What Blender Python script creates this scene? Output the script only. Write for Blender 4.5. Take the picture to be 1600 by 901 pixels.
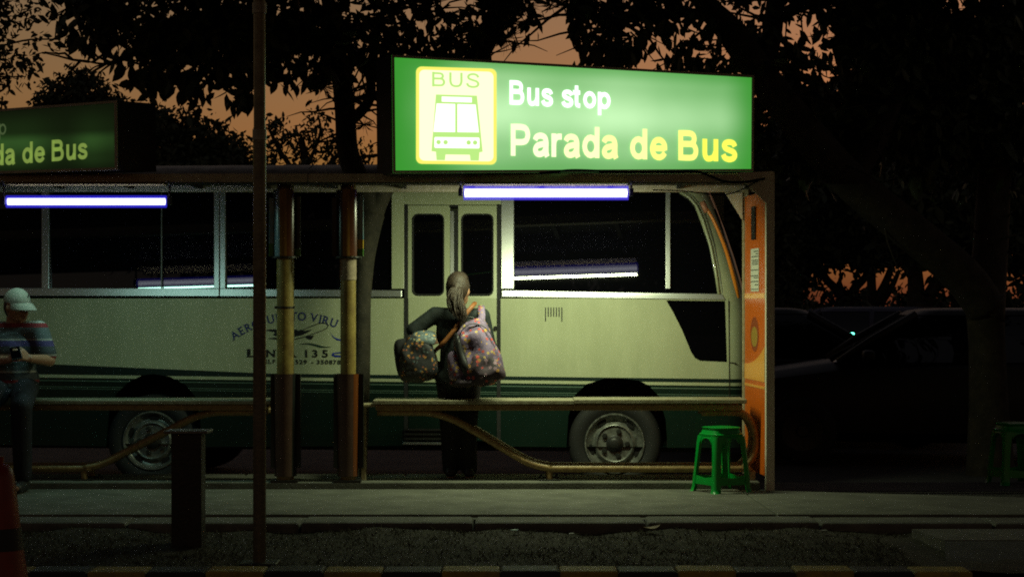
import bpy, bmesh, math, random
import numpy as np
from mathutils import Vector, Matrix
from mathutils.bvhtree import BVHTree
R = math.radians
rnd = random.Random(7)
sc = bpy.context.scene
col = sc.collection
for o in list(bpy.data.objects):
    bpy.data.objects.remove(o)

# ------------------------------------------------------------------ camera
F, CX, HY, H = 3150.0, 800.0, 474.0, 1.335      # focal length in photo pixels, principal column, horizon row, eye height
cam_d = bpy.data.cameras.new('camera')
cam = bpy.data.objects.new('camera', cam_d); col.objects.link(cam)
cam.location = (0, 0, H); cam.rotation_euler = (R(90), 0, 0)
cam_d.sensor_width = 36; cam_d.lens = F / 1600 * 36
cam_d.shift_y = (HY - 450.5) / 1600
cam_d.clip_start = .1; cam_d.clip_end = 3000
sc.camera = cam

# ------------------------------------------------------------------ world: last light of dusk, low in the west
SUN_AZ, SUN_EL = R(15.0), R(0.0)                 # azimuth right of the viewing axis
w = bpy.data.worlds.new('World'); sc.world = w; w.use_nodes = True
nt = w.node_tree; nt.nodes.clear()
out = nt.nodes.new('ShaderNodeOutputWorld'); bg = nt.nodes.new('ShaderNodeBackground')
sky = nt.nodes.new('ShaderNodeTexSky'); sky.sky_type = 'NISHITA'; sky.sun_disc = False
sky.sun_elevation = SUN_EL; sky.sun_rotation = SUN_AZ
sky.air_density = 1.5; sky.dust_density = 1.0; sky.ozone_density = 1.0
mul = nt.nodes.new('ShaderNodeMix'); mul.data_type = 'RGBA'; mul.blend_type = 'MULTIPLY'
mul.inputs[0].default_value = 1; mul.inputs[7].default_value = (1, 1, .76, 1)
hsv = nt.nodes.new('ShaderNodeHueSaturation'); hsv.inputs['Saturation'].default_value = .9
tcw = nt.nodes.new('ShaderNodeTexCoord'); spw = nt.nodes.new('ShaderNodeSeparateXYZ'); mrw = nt.nodes.new('ShaderNodeMapRange'); tint = nt.nodes.new('ShaderNodeMix'); tint.data_type = 'RGBA'
nt.links.new(tcw.outputs['Generated'], spw.inputs[0]); nt.links.new(spw.outputs['Z'], mrw.inputs[0]); mrw.inputs[1].default_value = .014; mrw.inputs[2].default_value = .085
nt.links.new(mrw.outputs[0], tint.inputs[0]); tint.inputs[6].default_value = (.36, 1.1, .12, 1); tint.inputs[7].default_value = (1.08, .93, .96, 1)   # tint graded by elevation, redness held back low down
nt.links.new(tint.outputs[2], mul.inputs[7])
nt.links.new(sky.outputs[0], mul.inputs[6]); nt.links.new(mul.outputs[2], hsv.inputs['Color'])
nt.links.new(hsv.outputs[0], bg.inputs[0]); bg.inputs[1].default_value = .13
nt.links.new(bg.outputs[0], out.inputs[0])
sun_d = bpy.data.lights.new('sun', 'SUN'); sun_d.energy = .01; sun_d.angle = R(2); sun_d.color = (1, .55, .3)
sun = bpy.data.objects.new('sun', sun_d); col.objects.link(sun)
sun.rotation_euler = (R(90) - SUN_EL, 0, math.pi - SUN_AZ)
sc.view_settings.view_transform = 'Standard'; sc.view_settings.look = 'None'
sc.view_settings.gamma = 1; sc.view_settings.exposure = 0
sc.cycles.use_denoising = False; sc.cycles.sample_clamp_indirect = 1.2; sc.cycles.use_adaptive_sampling = False   # the grain stays: the photograph is a high-ISO night shot
sc.cycles.max_bounces = 6; sc.cycles.diffuse_bounces = 3; sc.cycles.glossy_bounces = 3
sc.cycles.transparent_max_bounces = 8; sc.cycles.caustics_reflective = False; sc.cycles.caustics_refractive = False
sc.cycles.filter_width = 1.9

# ------------------------------------------------------------------ helpers
def at(px, py, d):
    """photo pixel seen at distance d -> world point"""
    return Vector(((px - CX) * d / F, d, H - (py - HY) * d / F))
def gx(px, d): return (px - CX) * d / F

MATS = {}
def mat(name, color=(.5, .5, .5), rough=.6, metal=0., var=0., vscale=8., bump=0., bscale=60., spec=.5, second=None, emit=None, estr=0., coat=0., contrast=.18):
    m = bpy.data.materials.new(name); MATS[name] = m; m.use_nodes = True
    n = m.node_tree.nodes; l = m.node_tree.links; b = n['Principled BSDF']
    b.inputs['Base Color'].default_value = (*color, 1); b.inputs['Roughness'].default_value = rough
    b.inputs['Metallic'].default_value = metal; b.inputs['Specular IOR Level'].default_value = spec
    b.inputs['Coat Weight'].default_value = coat
    if emit: b.inputs['Emission Color'].default_value = (*emit, 1); b.inputs['Emission Strength'].default_value = estr
    tc = n.new('ShaderNodeTexCoord')
    if var or second:
        nz = n.new('ShaderNodeTexNoise'); nz.inputs['Scale'].default_value = vscale; nz.inputs['Detail'].default_value = 6
        nz.inputs['Roughness'].default_value = .65
        l.new(tc.outputs['Object'], nz.inputs['Vector'])
        rp = n.new('ShaderNodeValToRGB'); l.new(nz.outputs['Fac'], rp.inputs[0])
        rp.color_ramp.elements[0].position = .5 - contrast; rp.color_ramp.elements[1].position = .5 + contrast
        c2 = second if second else tuple(max(0, c * (1 - var)) for c in color)
        rp.color_ramp.elements[0].color = (*c2, 1); rp.color_ramp.elements[1].color = (*color, 1)
        l.new(rp.outputs[0], b.inputs['Base Color'])
        mr = n.new('ShaderNodeMapRange'); mr.inputs[3].default_value = min(1, rough * 1.15); mr.inputs[4].default_value = rough * .85
        l.new(nz.outputs['Fac'], mr.inputs[0]); l.new(mr.outputs[0], b.inputs['Roughness'])
    if bump:
        n2 = n.new('ShaderNodeTexNoise'); n2.inputs['Scale'].default_value = bscale; n2.inputs['Detail'].default_value = 5
        l.new(tc.outputs['Object'], n2.inputs['Vector'])
        bp = n.new('ShaderNodeBump'); bp.inputs['Strength'].default_value = bump; bp.inputs['Distance'].default_value = .01
        l.new(n2.outputs['Fac'], bp.inputs['Height']); l.new(bp.outputs[0], b.inputs['Normal'])
    return m

def emis(name, color, strength):
    m = bpy.data.materials.new(name); m.use_nodes = True; n = m.node_tree.nodes; n.clear()
    e = n.new('ShaderNodeEmission'); e.inputs[0].default_value = (*color, 1); e.inputs[1].default_value = strength
    o = n.new('ShaderNodeOutputMaterial'); m.node_tree.links.new(e.outputs[0], o.inputs[0]); MATS[name] = m
    if strength < 20: m.cycles.emission_sampling = 'NONE'
    return m

def tag(o, label=None, cat=None, group=None, kind=None):
    if label: o['label'] = label
    if cat: o['category'] = cat
    if group: o['group'] = group
    if kind: o['kind'] = kind
    return o

def empty(name, loc=(0, 0, 0), label=None, cat=None, group=None, rz=0.):
    o = bpy.data.objects.new(name, None); col.objects.link(o); o.location = loc; o.rotation_euler = (0, 0, rz)
    o.empty_display_size = .2
    return tag(o, label, cat, group)

def root_offset(p):
    """world offset of a thing's base; things keep rotation 0 while they are built"""
    off = Vector((0, 0, 0))
    while p is not None:
        off += Vector(p.location); p = p.parent
    return off

def mesh_obj(name, me, material, parent=None, origin=None, smooth=False, local=False):
    off = Vector((0, 0, 0))
    if parent is not None and not local: off = root_offset(parent)
    if origin is not None: off = Vector(origin)
    if off.length: me.transform(Matrix.Translation(-off))
    if smooth:
        me.polygons.foreach_set('use_smooth', np.ones(len(me.polygons), dtype=bool))
    o = bpy.data.objects.new(name, me); col.objects.link(o)
    if isinstance(material, (list, tuple)):
        for m in material: me.materials.append(m)
    elif material is not None and not me.materials: me.materials.append(material)
    if parent is not None: o.parent = parent
    if origin is not None: o.location = origin
    return o

class MB:
    def __init__(s): s.v = []; s.f = []; s.mi = []; s.cur = 0
    def add(s, vs, fs):
        b = len(s.v); s.v += [tuple(v) for v in vs]
        for f in fs: s.f.append([i + b for i in f]); s.mi.append(s.cur)
        return s
    def box(s, c, size, M=None):
        x, y, z = [k / 2 for k in size]; P = [Vector((i * x, j * y, k * z)) for i in (-1, 1) for j in (-1, 1) for k in (-1, 1)]
        if M is not None: P = [M @ p for p in P]
        P = [p + Vector(c) for p in P]
        return s.add(P, [(0, 1, 3, 2), (4, 6, 7, 5), (0, 4, 5, 1), (2, 3, 7, 6), (0, 2, 6, 4), (1, 5, 7, 3)])
    def box2(s, lo, hi):
        lo = Vector(lo); hi = Vector(hi); return s.box((lo + hi) / 2, hi - lo)
    def prism(s, pts, off):
        n = len(pts); off = Vector(off); P = [Vector(p) for p in pts]; Q = [p + off for p in P]
        fs = [tuple(range(n)), tuple(reversed(range(n, 2 * n)))] + [(i, i + n, (i + 1) % n + n, (i + 1) % n) for i in range(n)]
        return s.add(P + Q, fs)
    def plate(s, loops, off):
        """flat sheet with holes: loops[0] outline, others holes"""
        bm = bmesh.new(); off = Vector(off); base = len(s.v); allv = []; k = 0
        for lp in loops:
            vs = [bm.verts.new(p) for p in lp]
            for i in range(len(vs)): bm.edges.new((vs[i], vs[(i + 1) % len(vs)]))
        bmesh.ops.triangle_fill(bm, edges=bm.edges[:], use_beauty=True)
        bm.verts.index_update()
        N = len(bm.verts); V = [v.co.copy() for v in bm.verts]
        fs = []
        for f in bm.faces:
            ii = [v.index for v in f.verts]; fs.append(ii)
            if off.length: fs.append([i + N for i in reversed(ii)])
        if off.length:
            for lp in loops:
                n = len(lp)
                for i in range(n): fs.append((k + i, k + i + N, k + (i + 1) % n + N, k + (i + 1) % n))
                k += n
            V = V + [v + off for v in V]
        bm.free()
        return s.add(V, fs)
    def tube(s, path, r, n=10, caps=True):
        P = [Vector(p) for p in path]; rr = r if isinstance(r, (list, tuple)) else [r] * len(P)
        up = None; rings = []
        for i, p in enumerate(P):
            t = (P[min(i + 1, len(P) - 1)] - P[max(i - 1, 0)]).normalized()
            if up is None: up = t.orthogonal().normalized()
            up = (up - t * up.dot(t))
            up = up.normalized() if up.length > 1e-6 else t.orthogonal().normalized()
            b = t.cross(up)
            rings.append([p + (up * math.cos(a) + b * math.sin(a)) * rr[i] for a in [2 * math.pi * k / n for k in range(n)]])
        vs = [v for rg in rings for v in rg]; fs = []
        for i in range(len(P) - 1):
            for k in range(n): fs.append((i * n + k, i * n + (k + 1) % n, (i + 1) * n + (k + 1) % n, (i + 1) * n + k))
        if caps: fs.append(tuple(reversed(range(n)))); fs.append(tuple(range((len(P) - 1) * n, len(P) * n)))
        return s.add(vs, fs)
    def lathe(s, prof, c, axis='z', n=32, a0=0., a1=2 * math.pi):
        """prof: list of (radius, height along axis)"""
        full = abs(a1 - a0 - 2 * math.pi) < 1e-6; m = n if full else n + 1; vs = []
        for r, h in prof:
            for k in range(m):
                a = a0 + (a1 - a0) * k / n; u, v = r * math.cos(a), r * math.sin(a)
                vs.append(Vector(c) + Vector({'z': (u, v, h), 'y': (u, h, v), 'x': (h, u, v)}[axis]))
        fs = []
        for i in range(len(prof) - 1):
            for k in range(n): fs.append((i * m + k, i * m + (k + 1) % m, (i + 1) * m + (k + 1) % m, (i + 1) * m + k))
        return s.add(vs, fs)
    def loft(s, rings, closed=True, caps=True):
        n = len(rings[0]); vs = [v for r in rings for v in r]; fs = []
        for i in range(len(rings) - 1):
            for k in range(n if closed else n - 1): fs.append((i * n + k, i * n + (k + 1) % n, (i + 1) * n + (k + 1) % n, (i + 1) * n + k))
        if caps: fs.append(tuple(reversed(range(n)))); fs.append(tuple(range((len(rings) - 1) * n, len(rings) * n)))
        return s.add(vs, fs)
    def mesh(s, name):
        me = bpy.data.meshes.new(name); me.from_pydata(s.v, [], s.f)
        if any(s.mi): me.polygons.foreach_set('material_index', s.mi)
        bm = bmesh.new(); bm.from_mesh(me); bmesh.ops.recalc_face_normals(bm, faces=bm.faces); bm.to_mesh(me); bm.free()
        me.update(); return me
    def build(s, name, material, parent=None, origin=None, smooth=False, local=False, bevel=0., auto=None):
        o = mesh_obj(name, s.mesh(name), material, parent, origin, smooth, local)
        if bevel:
            b = o.modifiers.new('bevel', 'BEVEL'); b.width = bevel; b.segments = 2; b.limit_method = 'ANGLE'; b.angle_limit = R(40)
        if auto is not None:
            me = o.data; me.polygons.foreach_set('use_smooth', np.ones(len(me.polygons), dtype=bool))
            bm = bmesh.new(); bm.from_mesh(me)
            for e in bm.edges:
                if len(e.link_faces) == 2 and e.calc_face_angle(0) > R(auto): e.smooth = False
            bm.to_mesh(me); bm.free()
        return o

def arc(c, r, a0, a1, n, f):
    return [f(c[0] + r * math.cos(a0 + (a1 - a0) * i / n), c[1] + r * math.sin(a0 + (a1 - a0) * i / n)) for i in range(n + 1)]
def rrect(x0, y0, x1, y1, r, n=5):
    pts = []
    for cx, cy, a in ((x1 - r, y0 + r, -90), (x1 - r, y1 - r, 0), (x0 + r, y1 - r, 90), (x0 + r, y0 + r, 180)):
        for i in range(n + 1):
            t = R(a + 90 * i / n); pts.append((cx + r * math.cos(t), cy + r * math.sin(t)))
    return pts
def smooth_path(P, n=8):
    """Catmull-Rom through points"""
    P = [Vector(p) for p in P]; out = []
    for i in range(len(P) - 1):
        a, b, c, d = P[max(i - 1, 0)], P[i], P[i + 1], P[min(i + 2, len(P) - 1)]
        for k in range(n):
            t = k / n
            out.append(.5 * ((2 * b) + (c - a) * t + (2 * a - 5 * b + 4 * c - d) * t * t + (3 * b - a - 3 * c + d) * t ** 3))
    return out + [P[-1]]
def lerp_list(R_, m):
    n = len(R_)
    return [R_[min(int(i * (n - 1) / (m - 1)), n - 2)] + (R_[min(int(i * (n - 1) / (m - 1)), n - 2) + 1] - R_[min(int(i * (n - 1) / (m - 1)), n - 2)]) * (i * (n - 1) / (m - 1) - min(int(i * (n - 1) / (m - 1)), n - 2)) for i in range(m)]

def text_mesh(txt, offset=0., spacing=1.):
    """glyph outlines filled to flat triangles, as (verts2d, faces), left edge 0, baseline 0"""
    cu = bpy.data.curves.new('t', 'FONT'); cu.body = txt; cu.size = 1; cu.offset = offset; cu.space_character = spacing
    cu.resolution_u = 4; cu.fill_mode = 'FRONT'
    o = bpy.data.objects.new('t', cu); col.objects.link(o)
    me = bpy.data.meshes.new_from_object(o.evaluated_get(bpy.context.evaluated_depsgraph_get()))
    V = [(v.co.x, v.co.y) for v in me.vertices]; Fc = [tuple(p.vertices) for p in me.polygons]
    bpy.data.objects.remove(o); bpy.data.curves.remove(cu); bpy.data.meshes.remove(me)
    x0 = min(v[0] for v in V)
    return [(x - x0, y) for x, y in V], Fc

LET = {  # bold letter strokes: advance, list of (smooth?, points); stem width 0.14, cap height 0.70
    'B': (.70, [(0, [(.085, -.0), (.085, .70)]), (1, [(.085, .635), (.33, .635), (.44, .6), (.475, .51), (.44, .42), (.33, .385), (.085, .385)]), (1, [(.085, .385), (.36, .385), (.48, .345), (.525, .225), (.48, .105), (.36, .065), (.085, .065)])]),
    'P': (.65, [(0, [(.085, 0), (.085, .70)]), (1, [(.085, .635), (.33, .635), (.46, .595), (.51, .47), (.46, .345), (.33, .305), (.085, .305)])]),
    'U': (.70, [(1, [(.085, .70), (.085, .45), (.09, .25), (.16, .1), (.31, .055), (.46, .1), (.53, .25), (.535, .45), (.535, .70)])]),
    'S': (.65, [(1, [(.525, .5), (.49, .59), (.4, .64), (.29, .65), (.17, .61), (.12, .52), (.16, .43), (.31, .37), (.47, .31), (.53, .2), (.48, .1), (.36, .055), (.23, .06), (.12, .11), (.07, .22)])]),
    'a': (.53, [(1, [(.075, .36), (.12, .43), (.23, .462), (.35, .43), (.395, .33), (.395, .2), (.4, .08), (.43, .0)]), (1, [(.395, .29), (.27, .27), (.14, .235), (.085, .15), (.12, .075), (.21, .052), (.32, .09), (.395, .2)])]),
    'r': (.36, [(0, [(.08, 0), (.08, .52)]), (1, [(.08, .25), (.1, .37), (.18, .445), (.31, .455)])]),
    'd': (.57, [(2, [(.255 + .175 * math.cos(k * math.pi / 8), .258 + .2 * math.sin(k * math.pi / 8)) for k in range(16)]), (0, [(.44, 0), (.44, .70)])]),
    'p': (.57, [(2, [(.28 + .175 * math.cos(k * math.pi / 8), .258 + .2 * math.sin(k * math.pi / 8)) for k in range(16)]), (0, [(.09, -.2), (.09, .52)])]),
    'o': (.56, [(2, [(.265 + .185 * math.cos(k * math.pi / 8), .258 + .2 * math.sin(k * math.pi / 8)) for k in range(16)])]),
    'e': (.54, [(0, [(.1, .262), (.45, .262)]), (1, [(.437, .22), (.43, .34), (.36, .43), (.26, .458), (.15, .42), (.085, .3), (.085, .2), (.15, .09), (.27, .054), (.37, .085), (.44, .16)])]),
    'u': (.55, [(1, [(.08, .52), (.08, .32), (.085, .15), (.14, .065), (.24, .06), (.34, .11), (.39, .22)]), (0, [(.4, 0), (.4, .52)])]),
    's': (.51, [(1, [(.405, .36), (.36, .435), (.25, .462), (.14, .44), (.1, .375), (.14, .31), (.25, .27), (.37, .225), (.405, .15), (.36, .08), (.24, .052), (.12, .085), (.07, .165)])]),
    't': (.33, [(1, [(.15, .67), (.15, .4), (.15, .16), (.18, .08), (.29, .063)]), (0, [(.01, .46), (.29, .46)])]), ' ': (.28, [])}
def bold_text(txt, wd=.135):
    V, Fc, x = [], [], 0.
    for ch in txt:
        adv, paths = LET[ch]
        for mode, P in paths:
            P = [Vector((a, b, 0)) for a, b in P]
            if mode == 1: P = smooth_path(P, 4)
            if mode == 2: P = P + [P[0], P[1]]
            L_ = []
            for i, p in enumerate(P):
                a, c = P[max(i - 1, 0)], P[min(i + 1, len(P) - 1)]
                if mode == 2: a, c = P[(i - 1) % 16], P[(i + 1) % 16]
                t = (c - a).normalized(); n = Vector((-t.y, t.x, 0)) * wd / 2; L_.append((p + n, p - n))
            m = len(P) - (1 if mode == 2 else 0)
            for i in range(m - 1 if mode != 2 else 16):
                q = [L_[i][0], L_[i + 1][0], L_[i + 1][1], L_[i][1]]; b = len(V); V += [(v.x + x, v.y) for v in q]; Fc.append((b, b + 1, b + 2, b + 3))
        x += adv
    x0 = min(v[0] for v in V); return [(a - x0, b) for a, b in V], Fc

def fuse(name, parts, voxel, smooth_it=4, factor=.6, extra=None):
    """tapered limbs (p0, r0, p1, r1), and balls (p, (rx, ry, rz)), grown together into one continuous surface"""
    mb = MB()
    def ball(c, rad, n=12, M=None):
        vs, fs = [], []
        for i in range(n + 1):
            th = math.pi * i / n
            for k in range(n):
                ph = 2 * math.pi * k / n
                q = Vector((rad[0] * math.sin(th) * math.cos(ph), rad[1] * math.sin(th) * math.sin(ph), rad[2] * math.cos(th)))
                if M is not None: q = M @ q
                vs.append(Vector(c) + q)
        for i in range(n):
            for k in range(n): fs.append((i * n + k, i * n + (k + 1) % n, (i + 1) * n + (k + 1) % n, (i + 1) * n + k))
        mb.add(vs, fs)
    for p in parts:
        if len(p) == 4:
            p0, r0, p1, r1 = p
            ball(p0, (r0,) * 3); ball(p1, (r1,) * 3); mb.tube([p0, p1], [r0, r1], 12)
        else:
            ball(p[0], p[1], 16, p[2] if len(p) > 2 else None)
    if extra: extra(mb)
    me = bpy.data.meshes.new(name); me.from_pydata(mb.v, [], mb.f)
    o = bpy.data.objects.new(name, me); col.objects.link(o)
    m = o.modifiers.new('r', 'REMESH'); m.mode = 'VOXEL'; m.voxel_size = voxel
    if smooth_it:
        m = o.modifiers.new('s', 'SMOOTH'); m.factor = factor; m.iterations = smooth_it
    out = bpy.data.meshes.new_from_object(o.evaluated_get(bpy.context.evaluated_depsgraph_get()))
    bpy.data.objects.remove(o); bpy.data.meshes.remove(me)
    out.name = name
    return out

def copy_tree(o, parent=None):
    c = o.copy(); col.objects.link(c); c.parent = parent
    for ch in [k for k in bpy.data.objects if k.parent == o]: copy_tree(ch, c)
    return c

# ------------------------------------------------------------------ materials
asphalt = mat('asphalt', (.05, .05, .05), .85, var=.4, vscale=3, bump=.5, bscale=180)
concrete = mat('concrete', (.16, .163, .13), .85, var=.5, vscale=3.2, bump=.4, bscale=90)
concrete2 = mat('old_concrete', (.17, .17, .145), .9, var=.5, vscale=5, bump=.5, bscale=70)
soil = mat('soil', (.04, .032, .014), .95, var=.5, vscale=6, bump=.8, bscale=50)
yellow_paint = mat('yellow_kerb_paint', (.5, .36, .03), .7, second=(.22, .18, .08), vscale=14, bump=.3)
black_paint = mat('black_kerb_paint', (.02, .02, .02), .7, second=(.05, .05, .047), vscale=14, bump=.3)
galv = mat('galvanised_steel', (.35, .36, .34), .45, .8, var=.3, vscale=20, bump=.1)
dull_steel = mat('painted_grey_steel', (.22, .22, .2), .5, .2, var=.35, vscale=12, bump=.15)
dark_steel = mat('dark_steel', (.035, .035, .032), .45, .3, var=.4, vscale=15, bump=.2)
cream_steel = mat('cream_painted_steel', (.5, .45, .3), .4, 0, second=(.3, .22, .1), vscale=18, bump=.15)
column_paint = mat('ochre_column_paint', (.34, .26, .07), .38, 0, second=(.17, .11, .03), vscale=9, bump=.12)
rust_pipe = mat('brown_painted_pipe', (.36, .25, .1), .4, .1, second=(.2, .12, .05), vscale=25, bump=.2)
plank_m = mat('bench_plank', (.3, .29, .2), .5, second=(.2, .17, .1), vscale=12, bump=.2)
black_rubber = mat('rubber', (.012, .012, .012), .75, var=.3, vscale=30, bump=.25, bscale=120)
black_plastic = mat('black_plastic', (.01, .01, .01), .45)
glass = mat('tinted_glass', (.002, .002, .003), .02, spec=.5)
chrome = mat('aluminium_trim', (.5, .51, .5), .36, .8, bump=.03, bscale=15)

# ------------------------------------------------------------------ ground, roads, pavement
def sheet(name, pts, m, parent=None):
    b = MB(); b.add(pts, [tuple(range(len(pts)))]); o = b.build(name, m, parent)
    return o
ZR = -.12
tag(sheet('ground', [(-400, -60, ZR - .008), (400, -60, ZR - .008), (400, 900, ZR - .008), (-400, 900, ZR - .008)], asphalt), kind='structure')
tag(sheet('near_road', [(-60, -12, ZR - .004), (60, -12, ZR - .004), (60, 10.1, ZR - .004), (-60, 10.1, ZR - .004)], asphalt), kind='structure')
tag(sheet('bus_lane', [(-60, 15.1, ZR - .004), (60, 15.1, ZR - .004), (60, 24, ZR - .004), (-60, 24, ZR - .004)], asphalt), kind='structure')

# painted kerb: yellow and black blocks
pk = empty('painted_kerb', (0, 10.17, 0)); tag(pk, kind='structure')
K = 298.
step = 91.4 * 10.17 / F
x = gx(325, 10.17) - 12 * step; i = 0
while x < gx(1700, 10.17):
    yel = (i % 2 == 0)
    if x < gx(1440, 10.17):
        b = MB(); b.box2((x + .002, 10.06, ZR - .05), (x + step - .002, 10.28, 0 + rnd.uniform(-.003, .003)))
        b.build('kerb_block', yellow_paint if yel else black_paint, pk, bevel=.012)
    x += step; i += 1
# the grass verge lies between the painted kerb and the pavement edging
vg = MB(); NX, NY = 160, 26
X0, X1, Y0, Y1 = -9., 2.9, 10.29, 12.31
def soil_z(x, y): return -.05 + .012 * math.sin(3.1 * x + 1.3 * y) + .01 * math.sin(7.3 * x - 4 * y) + .006 * math.sin(17 * x + 11 * y)
vs = [(X0 + (X1 - X0) * i / NX, Y0 + (Y1 - Y0) * j / NY, soil_z(X0 + (X1 - X0) * i / NX, Y0 + (Y1 - Y0) * j / NY)) for j in range(NY + 1) for i in range(NX + 1)]
vg.add(vs, [(j * (NX + 1) + i, j * (NX + 1) + i + 1, (j + 1) * (NX + 1) + i + 1, (j + 1) * (NX + 1) + i) for j in range(NY) for i in range(NX)])
tag(vg.build('verge_soil', soil, smooth=True), kind='structure')
# concrete ramp across the verge on the right
ramp_m = mat('worn_ramp', (.09, .09, .085), .9, var=.5, vscale=4, bump=.4)
rp = empty('crossing_ramp', (4.5, 11.3, 0)); tag(rp, kind='structure')
b = MB(); b.prism([(2.44, 11.36, .004), (9, 11.36, .004), (9, 11.9, .006), (2.36, 11.9, .006)], (0, 0, -.16)); b.build('ramp_slab', concrete2, rp)
b = MB(); b.prism([(2.2, 10.2, -.1), (9, 10.2, -.1), (9, 11.352, .0), (2.44, 11.352, .0)], (0, 0, -.1)); b.build('ramp_apron', ramp_m, rp)

# pavement slabs
pv = empty('pavement', (0, 13.6, 0)); tag(pv, kind='structure')
joints = [(-14, -14), (-9.2, -9.1), (-4.9, -4.75), (1.68, 1.64), (4.3, 4.2), (9, 9)]   # near and far end of each joint
for (a0, b0), (a1, b1) in zip(joints[:-1], joints[1:]):
    fy = 14.52 if a0 < 1.6 else 14.47
    back = lambda xx: fy if xx < 1.9 else fy - .33 * (xx - 1.9)  # slab edge cut back along the line where the lamplight fades
    b = MB(); b.prism([(a0 + .006, 12.79, 0), (a1 - .006, 12.79, 0), (b1 - .006, max(13.2, back(b1)), 0), (b0 + .006, max(13.2, back(b0)), 0)], (0, 0, -.1))
    b.build('paving_slab', concrete, pv, bevel=.006)
# the visible slanting joint runs across the slab right of the stool
b = MB(); b.box2((-14, 12.67, -.13), (9, 14.6, -.02)); b.build('pavement_bed', concrete2, pv)
ed = empty('kerb_edging', (0, 12.49, 0)); tag(ed, kind='structure')
x = gx(1275, 12.5) - 12 * 1.06
while x < 9:
    L = 1.06; b = MB()
    dz = rnd.uniform(-.006, .004); dy = rnd.uniform(-.006, .006)
    b.box2((x + .006, 12.31 + dy, -.2), (x + L - .006, 12.655 + dy * .5, dz)); b.build('kerb_stone', concrete2, ed, bevel=.02)
    x += L
# raised waiting platform with its kerb towards the bus
pf = empty('waiting_platform', (-2, 14.8, 0)); tag(pf, kind='structure')
b = MB(); b.box2((-14, 14.53, -.12), (gx(1188, 14.53), 15.03, .05)); b.build('platform_slab', concrete, pf, bevel=.01)
x = -14.
while x < 1.7:
    b = MB(); b.box2((x + .004, 15.036, -.16), (min(x + 1.2, 1.83) - .004, 15.2, .052 + rnd.uniform(-.003, .002))); b.build('kerb_stone', concrete2, pf, bevel=.015); x += 1.2
tag(sheet('falloff_sheet', [(1.84, 13.3, -.02), (9, 13.0, -.02), (9, 15.3, -.02), (1.84, 15.3, -.02)], asphalt), kind='structure')  # dark sheet put where the light on the pavement only falls off

# grass
rs = np.random.RandomState(3)
N = 42000
gxs = rs.uniform(-5.2, 2.6, N); gys = 10.3 + 2.0 * rs.uniform(0, 1, N)
dens = .5 + .5 * np.sin(gxs * 2.1 + 1.7 * np.sin(gys * 2.3)) * np.sin(gys * 3.1 + gxs * .9)
keep = (rs.uniform(0, 1, N) < .35 + .65 * dens) & ((gxs < 2.15) | (gys > 11.92)); gxs = gxs[keep]; gys = gys[keep]; N = len(gxs)
hh = rs.uniform(.006, .028, N); an = rs.uniform(0, 2 * math.pi, N); le = rs.uniform(.01, .06, N); la = rs.uniform(0, 2 * math.pi, N); wd = rs.uniform(.002, .0045, N)
gz = np.array([soil_z(a, b) for a, b in zip(gxs, gys)])
V = np.empty((N, 3, 3))
V[:, 0] = np.stack([gxs + wd * np.cos(an), gys + wd * np.sin(an), gz - .004], 1)
V[:, 1] = np.stack([gxs - wd * np.cos(an), gys - wd * np.sin(an), gz - .004], 1)
V[:, 2] = np.stack([gxs + le * np.cos(la), gys + le * np.sin(la), gz + hh], 1)
def np_mesh(name, V, Fi):
    me = bpy.data.meshes.new(name); nv = len(V); nf, k = Fi.shape
    me.vertices.add(nv); me.vertices.foreach_set('co', V.astype(np.float32).ravel())
    me.loops.add(nf * k); me.loops.foreach_set('vertex_index', Fi.astype(np.int32).ravel())
    me.polygons.add(nf); me.polygons.foreach_set('loop_start', (np.arange(nf) * k).astype(np.int32)); me.update(calc_edges=True)
    return me
grass_m = mat('dry_grass', (.07, .056, .014), .85, second=(.022, .025, .006), vscale=3)
tag(mesh_obj('grass', np_mesh('grass', V.reshape(-1, 3), np.arange(N * 3).reshape(N, 3)), grass_m), 'short patchy dry grass on the verge', 'grass', kind='stuff')

# litter on the verge
leaf_brown = mat('dead_leaf', (.35, .22, .09), .7, var=.4, vscale=40)
def litter(name, px, py, size, m, label, cat, rot, curl=.4):
    d = 3150 * (H + .02) / (py - HY); c = at(px, py, d); c.z = soil_z(c.x, c.y) + .02
    b = MB(); n = 7; pts = []
    for i in range(n):
        t = i / (n - 1); wv = math.sin(math.pi * t) ** .7 * size * .32
        zc = curl * size * (t - .5) ** 2
        pts.append([(size * (t - .5), -wv, zc + .3 * wv), (size * (t - .5), 0, zc), (size * (t - .5), wv, zc + .3 * wv)])
    v = [Matrix.Rotation(rot, 3, 'Z') @ Vector(p) + c for r_ in pts for p in r_]
    v2 = [p + Vector((0, 0, .0015)) for p in v]
    fs = []
    for i in range(n - 1):
        for k in range(2): fs.append((i * 3 + k, i * 3 + k + 1, i * 3 + k + 4, i * 3 + k + 3))
    b.add(v, fs); b.add(v2, fs)
    return tag(b.build(name, m, origin=c, smooth=True), label, cat)
litter('fallen_leaf', 1015, 827, .14, leaf_brown, 'large curled dead leaf lying on the verge below the pavement edging', 'leaf', .3, .9)
white_scrap = mat('paper_scrap', (.6, .6, .58), .7); teal_scrap = mat('teal_scrap', (.08, .35, .33), .5)
litter('paper_scrap', 893, 827, .045, white_scrap, 'tiny white paper scrap on the verge, left of the dead leaf', 'litter', 1.1)
litter('wrapper_scrap', 804, 829, .06, teal_scrap, 'small teal wrapper scrap on the verge grass', 'litter', .6)
litter('paper_scrap', 1287, 829, .05, white_scrap, 'tiny white paper scrap on the verge, right of the dead leaf', 'litter', .2)

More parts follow.
